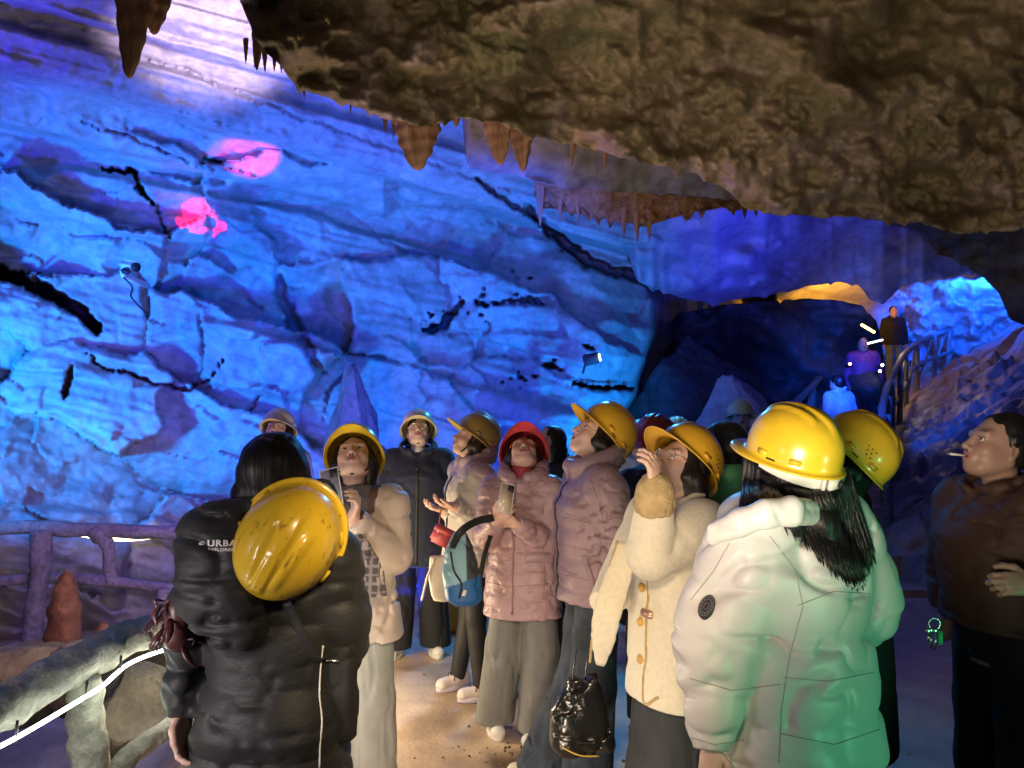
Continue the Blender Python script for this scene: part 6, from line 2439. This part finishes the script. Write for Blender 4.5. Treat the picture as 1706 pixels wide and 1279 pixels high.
# item in the fleece pocket
p, n = hit_px(I_, jI, 1078, 1022, 0.0)
if p is not None:
    mb = MB()
    qm = n.to_track_quat('Z', 'Y').to_matrix()
    mb.box((0, 0, 0), (0.062, 0.028, 0.018), qm, 0.3)
    o = mb.build('wallet', M('rose_gold', (0.65, 0.38, 0.32), 0.25, 0.05, metal=0.5), None, loc=to_world(I_, p))
    o.rotation_euler = (0, 0, R(I_['yaw']))
    tag(o, 'small rose-gold case poking out of the pocket of the cream fleece jacket', 'case')

# cigarette and keys of the man on the right
hc = R_['hc'] + R_['H'] @ np.array((0.004, 0.098, -0.064))
w0 = to_world(R_, hc)
mb = MB()
d_ = Vector((-1.0, -0.15, 0.10)).normalized()
mb.tube([w0 - d_ * 0.012, w0 + d_ * 0.058], 0.0040, 10)
ci = tag(empty('cigarette', w0), 'cigarette in the mouth of the man at the right edge', 'cigarette')
mb.V = [v - w0 for v in mb.V]
mb.build('paper', M('cigarette_paper', (0.8, 0.78, 0.74), 0.8), ci)
mb = MB()
mb.tube([d_ * 0.058, d_ * 0.064], [0.0040, 0.0032], 10)
mb.build('ash', M('ash', (0.3, 0.29, 0.28), 0.9), ci)
loc = at(1557, 1050, 2.42)
t = tag(empty('key_bunch', loc), 'bunch of keys with a green tag at the brown-jacketed man\'s belt', 'keys')
mb = MB()
mb.tube([Vector((0.018 * math.cos(a), 0, 0.02 + 0.018 * math.sin(a))) for a in [2 * math.pi * i / 16 for i in range(17)]], 0.0018, 6, cap=False)
mb.build('ring', MATS['metalframe'], t)
for k, (x, l_) in enumerate(((-0.012, 0.05), (0.0, 0.055), (-0.024, 0.03))):
    mb = MB()
    mb.box((x, -0.004 * k, -0.006 - l_ / 2), (0.007, 0.003, l_), Matrix.Rotation(R(8 * (k - 1) + 8), 3, 'Y'), 0.2)
    mb.ball((x, -0.004 * k, 0.0), (0.009, 0.003, 0.009), None, 10, 6)
    mb.build('key', MATS['metalframe'], t)
MB().box((0.016, -0.004, -0.022), (0.014, 0.005, 0.042), None, 0.3).build('green_tag', M('green_tag', (0.05, 0.55, 0.25), 0.4), t)

# ---------------------------------------------------------------- railings of moulded concrete branches
m_branch = rock_mat('branch_concrete', [(0.13, 0.13, 0.11), (0.24, 0.23, 0.20), (0.36, 0.34, 0.30)], 7.0, 0.8, 0.02, ((0, 0, 0), (1, 1, 1)), fine=30.0)
m_branch_red = rock_mat('reddish_branch', [(0.045, 0.016, 0.018), (0.085, 0.03, 0.03), (0.13, 0.06, 0.06)], 4.0, 0.8, 0.02, fine=30.0)


def limb(name, pts, rad, mat, parent, seed=0, n=16, segs=None):
    """knotty round limb through world points"""
    P_s = curve_pts(pts, segs or 12 * (len(pts) - 1))
    rr = random.Random(seed)
    m_ = len(P_s)
    if not isinstance(rad, (list, tuple)):
        rad = [rad] * len(pts)
    V, F = [], []
    kn = [(rr.uniform(0, 1), rr.uniform(0, 6.28), rr.uniform(0.12, 0.3)) for _ in range(2 + m_ // 12)]
    prev = None
    for i, p in enumerate(P_s):
        t = i / (m_ - 1)
        k = t * (len(rad) - 1)
        j = min(int(k), len(rad) - 2) if len(rad) > 1 else 0
        r = rad[j] + (rad[min(j + 1, len(rad) - 1)] - rad[j]) * (k - j)
        a, c = P_s[max(0, i - 1)], P_s[min(m_ - 1, i + 1)]
        tg = (c - a).normalized()
        if prev is None:
            u = tg.orthogonal().normalized()
        else:
            u = (prev - tg * prev.dot(tg)).normalized()
        prev = u
        v = tg.cross(u)
        for q in range(n):
            an = 2 * math.pi * q / n
            f = 1 + 0.07 * math.sin(3 * an + i * 0.35 + seed) + 0.05 * math.sin(5 * an - i * 0.6) + 0.05 * math.sin(i * 0.9 + seed * 2)
            for (kt, ka, kr) in kn:
                dd = ((t - kt) * m_ / 3.0) ** 2 + (math.atan2(math.sin(an - ka), math.cos(an - ka)) / 0.8) ** 2
                f += kr * math.exp(-dd)
            V.append(p + u * math.cos(an) * r * f + v * math.sin(an) * r * f)
    for i in range(m_ - 1):
        for q in range(n):
            a, b = i * n + q, i * n + (q + 1) % n
            F.append((a, b, b + n, a + n))
    F.append(tuple(reversed(range(n))))
    F.append(tuple(range((m_ - 1) * n, m_ * n)))
    return mesh_py(name, V, F, mat, parent)


# near railing at the left with the light rope
nr = empty('railing', (0, 0, 0))
tag(nr, 'near moulded-branch railing at the lower left, a glowing rope under its top rail', 'railing')
limb('top_rail', [at(-420, 1340, 1.5), at(-60, 1205, 2.0), at(40, 1156, 2.2), at(130, 1106, 2.42), at(200, 1070, 2.65), at(262, 1046, 2.9), at(330, 1030, 3.3), at(400, 1000, 3.9), at(450, 975, 4.4)], [0.055, 0.062, 0.058, 0.064, 0.060, 0.052, 0.05, 0.05, 0.05], m_branch, nr, 1, 20)
limb('post', [at(140, 1128, 2.42), at(143, 1200, 2.42), at(148, 1290, 2.42), at(148, 1560, 2.42)], [0.050, 0.052, 0.054, 0.06], m_branch, nr, 2, 20)
limb('post', [at(335, 1035, 3.3), at(337, 1120, 3.3), at(338, 1340, 3.3)], [0.045, 0.045, 0.05], m_branch, nr, 3, 16)
limb('post', [at(440, 985, 4.3), at(441, 1060, 4.3), at(441, 1188, 4.3)], [0.045, 0.045, 0.05], m_branch, nr, 8, 16)
limb('lower_rail', [at(60, 1400, 2.1), at(165, 1312, 2.42), at(225, 1252, 2.6), at(290, 1205, 2.85), at(338, 1175, 3.3)], [0.035, 0.038, 0.036, 0.034, 0.034], m_branch, nr, 4, 16)
limb('branch', [at(200, 1085, 2.62), at(222, 1070, 2.60), at(250, 1060, 2.58)], [0.03, 0.024, 0.018], m_branch, nr, 5, 12)

rope_pts = [at(-420, 1420, 1.46), at(-60, 1268, 1.93), at(0, 1243, 2.05), at(60, 1210, 2.16), at(120, 1174, 2.24), at(170, 1143, 2.32), at(208, 1110, 2.50), at(240, 1094, 2.68), at(272, 1083, 2.9), at(332, 1062, 3.25), at(440, 1010, 4.25)]
lr = tag(empty('light_rope', rope_pts[2]), 'glowing white light rope tied under the near left railing', 'light rope')
cp = curve_pts(rope_pts, 90)
mb = MB()
mb.tube([q - rope_pts[2] for q in cp], 0.0062, 10)
mb.build('glowing_tube', M('led_tube', (0.9, 0.9, 0.88), 0.4, 0, 5, 0, emis=(0.92, 1.0, 0.86, 9.0)), lr)
mb = MB()
for i in range(2, 88, 1):
    q = cp[i] - rope_pts[2]
    mb.ball(q + Vector((0.0, -0.0062, 0.002)), 0.0042, None, 8, 6)
mb.build('diode', M('led_diode', (1, 1, 1), 0.4, 0, 5, 0, emis=(0.95, 1.0, 0.9, 30.0)), lr)['kind'] = 'stuff'
for i in (22, 40, 52, 66):
    mb = MB()
    q = cp[i] - rope_pts[2]
    mb.tube([q + Vector((0, -0.002, -0.012)), q + Vector((0.0, 0.004, 0.045))], 0.004, 6)
    mb.build('tie', MATS['black'], lr)
for i in (2, 12, 22, 32, 42, 52, 62, 72, 82):
    pl = point('rope_light', cp[i] + Vector((0.03, -0.06, -0.06)), (0.90, 1.0, 0.80), 0.7, 0.03)

# far railing at the left
fr = empty('railing', (0, 0, 0))
tag(fr, 'far moulded-branch railing across the left, two rails high, behind the reddish stumps', 'railing')
limb('top_rail', [at(-120, 884, 5.9), at(-20, 880, 6.0), at(80, 878, 6.1), at(190, 884, 6.1), at(300, 888, 6.1), at(420, 892, 6.2)], 0.052, m_branch, fr, 11)
limb('middle_rail', [at(-120, 972, 5.9), at(0, 968, 6.0), at(90, 962, 6.1), at(180, 968, 6.1), at(290, 980, 6.1), at(420, 985, 6.2)], 0.040, m_branch, fr, 12)
limb('post', [at(70, 884, 6.05), at(64, 960, 6.0), at(55, 1040, 6.0), at(50, 1112, 5.95)], [0.075, 0.065, 0.07, 0.085], m_branch, fr, 13)
limb('post', [at(158, 884, 6.1), at(178, 905, 6.1), at(183, 940, 6.1), at(188, 972, 6.1)], [0.07, 0.05, 0.045, 0.05], m_branch, fr, 14)
limb('post', [at(276, 980, 6.05), at(270, 1030, 6.05), at(268, 1110, 6.05)], [0.06, 0.055, 0.07], m_branch, fr, 15)
limb('post', [at(395, 888, 6.2), at(396, 980, 6.2), at(396, 1105, 6.2)], [0.06, 0.055, 0.07], m_branch, fr, 16)
# warm strip light on the wall foot beyond it
st_ = [at(128, 890, 7.05), at(165, 896, 7.0), at(205, 899, 7.0), at(235, 897, 7.0), at(262, 893, 7.05)]
mb = MB()
mb.tube([q - st_[0] for q in curve_pts(st_, 20)], 0.016, 8)
o = tag(empty('strip_lamp', st_[0]), 'thin warm strip lamp glowing behind the far left railing', 'strip lamp')
mb.build('lit_tube', M('warm_strip', (1, 0.8, 0.5), 0.4, 0, 5, 0, emis=(1.0, 0.78, 0.42, 5.0)), o)
mb = MB()
for q in (st_[0], st_[2], st_[4]):
    mb = MB()
    mb.tube([q - st_[0] + Vector((0, 0.0, -0.015)), q - st_[0] + Vector((0, 0.12, -0.03))], 0.01, 6)
    mb.build('bracket', MATS['black'], o)

# reddish stumps and leaf-like stone between the railings
def stump(px, ytop, ybase, d, w, label, seed, lean=0.0):
    a, b = at(px + lean, ytop, d), at(px, ybase, d)
    r = w / FPX * d / 2
    P_s = [b, b.lerp(a, 0.35), b.lerp(a, 0.7), b.lerp(a, 0.93), a]
    o = limb('stump', [p - b for p in P_s], [r * 1.1, r * 1.0, r * 0.78, r * 0.42, r * 0.06], m_branch_red, None, seed, 18, 40)
    o.location = b
    return tag(o, label, 'stump')


stump(104, 950, 1125, 4.3, 54, 'tall reddish-brown pointed stump between the two left railings', 2, 8)
stump(160, 1036, 1110, 4.1, 34, 'short reddish-brown stump right of the tall pointed one', 5, 14)
p = at(198, 1085, 4.0)
boulder((p.x, p.y, p.z - 0.12), (0.07, 0.05, 0.14), 44, m_branch, 'small pale jagged stone right of the short reddish stump', 0.5)
for (px, py, d, sz, sd, lb) in ((40, 1125, 4.2, (0.62, 0.35, 0.30), 51, 'low dark bank of stone at the foot of the tall stump'),
                                (215, 1120, 4.0, (0.55, 0.3, 0.22), 52, 'low dark bank of stone under the short stump'),
                                (215, 1185, 3.4, (0.30, 0.25, 0.22), 53, 'dark rock under the near railing between its post and the black coat')):
    p = at(px, py, d)
    boulder((p.x, p.y, p.z - sz[2] * 0.6), sz, sd, bpy.data.materials['dark_rock'], lb, 0.1)

# stair railings
m_blue_rail = m_branch
for side_, lbl in ((0.0, 'moulded-branch handrail climbing the right side of the stair'), (-1.15, 'moulded-branch handrail on the left side of the stair')):
    sr = tag(empty('stair_railing', (0, 0, 0)), lbl, 'railing')
    ysr = list(np.arange(8.4, 20.2, 1.15 if side_ == 0 else 1.6))
    tops, mids = [], []
    rr = random.Random(5 + int(side_))
    for i, y in enumerate(ysr):
        x, z = float(path_x(y)) + side_, float(path_z(y))
        b = Vector((x, y, z - 0.15))
        t_ = Vector((x + rr.uniform(-.05, .05), y + rr.uniform(-.05, .05), z + 0.95))
        tops.append(Vector((x, y, z + 0.93 + rr.uniform(-.03, .03))))
        mids.append(Vector((x, y, z + 0.45 + rr.uniform(-.05, .05))))
        limb('post', [b, b.lerp(t_, 0.5) + Vector((rr.uniform(-.03, .03), 0, 0)), t_], [0.055, 0.045, 0.045], m_branch, sr, i, 10, 10)
    limb('top_rail', tops, 0.05, m_branch, sr, 3, 10)
    limb('middle_rail', mids, 0.038, m_branch, sr, 4, 10)
    for i in range(0, len(tops) - 1, 1):
        if rr.random() < 0.75:
            a, b = mids[i], tops[i + 1]
            a = a + Vector((0, 0, -0.3))
            limb('branch', [a, a.lerp(b, 0.5) + Vector((0, 0, rr.uniform(-.1, .1))), b], [0.025, 0.022, 0.02], m_branch, sr, i + 30, 8, 8)

# ---------------------------------------------------------------- lamps, camera, tub
loc = at(212, 442, 7.0)
cc = tag(empty('security_camera', loc, R(0)), 'white security camera fixed on the blue wall at the upper left', 'camera')
Mc = Matrix.Rotation(R(-24), 3, 'Z') @ Matrix.Rotation(R(12), 3, 'Y')
MB().box((0, 0, 0), (0.19, 0.085, 0.085), Mc, 0.35).build('housing', MATS['whiteplastic'], cc)
MB().box(Mc @ Vector((0.02, -0.004, 0.047)), (0.22, 0.10, 0.010), Mc, 0.4).build('sun_shield', MATS['whiteplastic'], cc)
mb = MB()
mb.tube([Mc @ Vector((0.095, 0, 0)), Mc @ Vector((0.125, 0, 0))], [0.040, 0.044], 18)
mb.build('lens_hood', MATS['black'], cc)
MB().box(Mc @ Vector((0.03, -0.03, -0.055)), (0.10, 0.05, 0.05), Mc, 0.3).build('infrared_lamp', MATS['black'], cc)
mb = MB()
mb.tube([Vector((-0.05, 0, -0.04)), Vector((-0.055, 0.04, -0.085)), Vector((-0.05, 0.5, -0.10))], [0.018, 0.026, 0.03], 14)
mb.build('bracket', MATS['whiteplastic'], cc)
mb = MB()
mb.tube(curve_pts([(-0.05, 0.03, -0.10), (0.0, 0.10, -0.18), (0.03, 0.02, -0.28), (0.09, 0.04, -0.36), (0.07, 0.3, -0.42)], 20), 0.008, 8)
mb.build('cable', MATS['black'], cc)

loc = at(985, 598, 8.0)
fl = tag(empty('floodlight', loc), 'small floodlight fixed low on the blue wall among the dark pits', 'floodlight')
MB().box((0, 0, 0), (0.17, 0.07, 0.12), Matrix.Rotation(R(-12), 3, 'Y'), 0.2).build('case', m_sole_d, fl)
MB().box((0.085, -0.02, 0.015), (0.02, 0.06, 0.08), Matrix.Rotation(R(-12), 3, 'Y'), 0.2).build('lit_face', M('flood_face', (0.9, 0.95, 1), 0.3, 0, 5, 0, emis=(0.7, 0.85, 1.0, 3.0)), fl)
mb = MB()
mb.tube([(-0.06, 0.03, -0.05), (-0.05, 0.4, -0.12)], 0.012, 8)
mb.build('bracket', MATS['black'], fl)

# lamp units on the stair
for (x, y, z, col, st, lb) in ((5.55, 11.1, 3.55, (1.0, 0.75, 0.3), 22.0, 'glowing yellow lamp bar on the rock above the stair'), (5.62, 11.0, 3.05, (0.75, 0.8, 1.0), 14.0, 'glowing white lamp bar beside the stair under the yellow one')):
    pass
for (a, b, rad, col, lb) in (((1436, 541, 11.6), (1456, 553, 11.9), 0.020, (1.0, 0.60, 0.12, 9.0), 'glowing yellow lamp bar on the rock above the stair'),
                             ((1446, 572, 11.0), (1470, 566, 11.4), 0.014, (0.75, 0.78, 1.0, 4.0), 'glowing white lamp bar just under the yellow one by the stair')):
    a_, b_ = at(*a), at(*b)
    o = tag(empty('lamp_bar', a_), lb, 'lamp')
    mb = MB()
    mb.tube([Vector((0, 0, 0)), (b_ - a_) * 0.5, b_ - a_], rad, 10)
    mb.build('lit_tube', M('lit_' + str(int(a[0])), (1, 1, 1), 0.4, 0, 5, 0, emis=col), o)
    mb = MB()
    mb.tube([Vector((0, 0.05, 0)), b_ - a_ + Vector((0, 0.05, 0))], rad * 1.2, 8)
    mb.build('bracket', MATS['black'], o)

# head torches and hand lamps near the stair visitors
for k, (px, py, d, col, lb) in enumerate(((1470, 608, 11.7, (0.8, 0.85, 1.0, 12.0), 'upper of the two small white lamps beside the magenta jacket'), (1466, 618, 11.7, (0.6, 0.75, 1.0, 12.0), 'lower of the two small white lamps beside the magenta jacket'),
                                          (1416, 606, 11.7, (1.0, 0.45, 0.4, 9.0), 'small red-white lamp at the left sleeve of the magenta jacket'))):
    p = at(px, py, d)
    o = tag(empty('hand_lamp', p), lb, 'lamp')
    mb = MB()
    mb.ball((0, 0, 0), 0.022, None, 12, 8)
    mb.build('bulb', M('bulb_%s' % 'abc'[k], (1, 1, 1), 0.4, 0, 5, 0, emis=col), o)
    mb = MB()
    mb.tube([(0, 0.02, 0), (0, 0.12, -0.02)], [0.032, 0.022], 10)
    mb.build('grip', MATS['black'], o)

# amber tub on the path
loc = at(756, 1023, 6.0)
loc.z = 0
tb = tag(empty('tub', loc, R(14)), 'amber plastic tub on the path behind the woman in black leggings', 'tub')
V, F = [], []
n = 40
prof = [(0.105, 0.0), (0.112, 0.02), (0.122, 0.20), (0.126, 0.265), (0.137, 0.268), (0.137, 0.285), (0.122, 0.287), (0.116, 0.26), (0.104, 0.03), (0.0, 0.028)]
for (r, z) in prof:
    for k in range(n):
        a = 2 * math.pi * k / n
        e = (abs(math.cos(a)) ** 4 + abs(math.sin(a)) ** 4) ** -0.25
        V.append((r * math.cos(a) * e, r * math.sin(a) * e, z))
for j in range(len(prof) - 1):
    for k in range(n):
        F.append((j * n + k, j * n + (k + 1) % n, (j + 1) * n + (k + 1) % n, (j + 1) * n + k))
F.append(tuple(reversed(range(n))))
m_amber = M('amber_plastic', (0.85, 0.36, 0.02), 0.4, 0.06, 10, 0.1, 40, 0.002)
mesh_py('bin', V, F, m_amber, tb)
for sx in (-1, 1):
    mb = MB()
    mb.tube(curve_pts([(sx * 0.13, -0.04, 0.24), (sx * 0.17, -0.03, 0.22), (sx * 0.17, 0.03, 0.22), (sx * 0.13, 0.04, 0.24)], 10), 0.006, 8)
    mb.build('handle', m_amber, tb)

# bits of grit on the path
mb = MB()
rs = random.Random(3)
for i in range(240):
    x, y = rs.uniform(-1.2, 2.2), rs.uniform(2.6, 6)
    if rs.random() < 0.4:
        x, y = rs.gauss(0.15, 0.18), rs.gauss(3.8, 0.10)
    r = rs.uniform(0.003, 0.011)
    mb.ball((x, y, 0.003 + r * 0.3), (r, r * rs.uniform(.6, 1), r * 0.7), Matrix.Rotation(rs.uniform(0, 3), 3, 'Z'), 6, 4)
tag(mb.build('grit', M('grit', (0.16, 0.11, 0.07), 0.9), None, smooth=False), 'dark grit and crumbs of mud scattered over the earthen path', 'grit', kind='stuff')
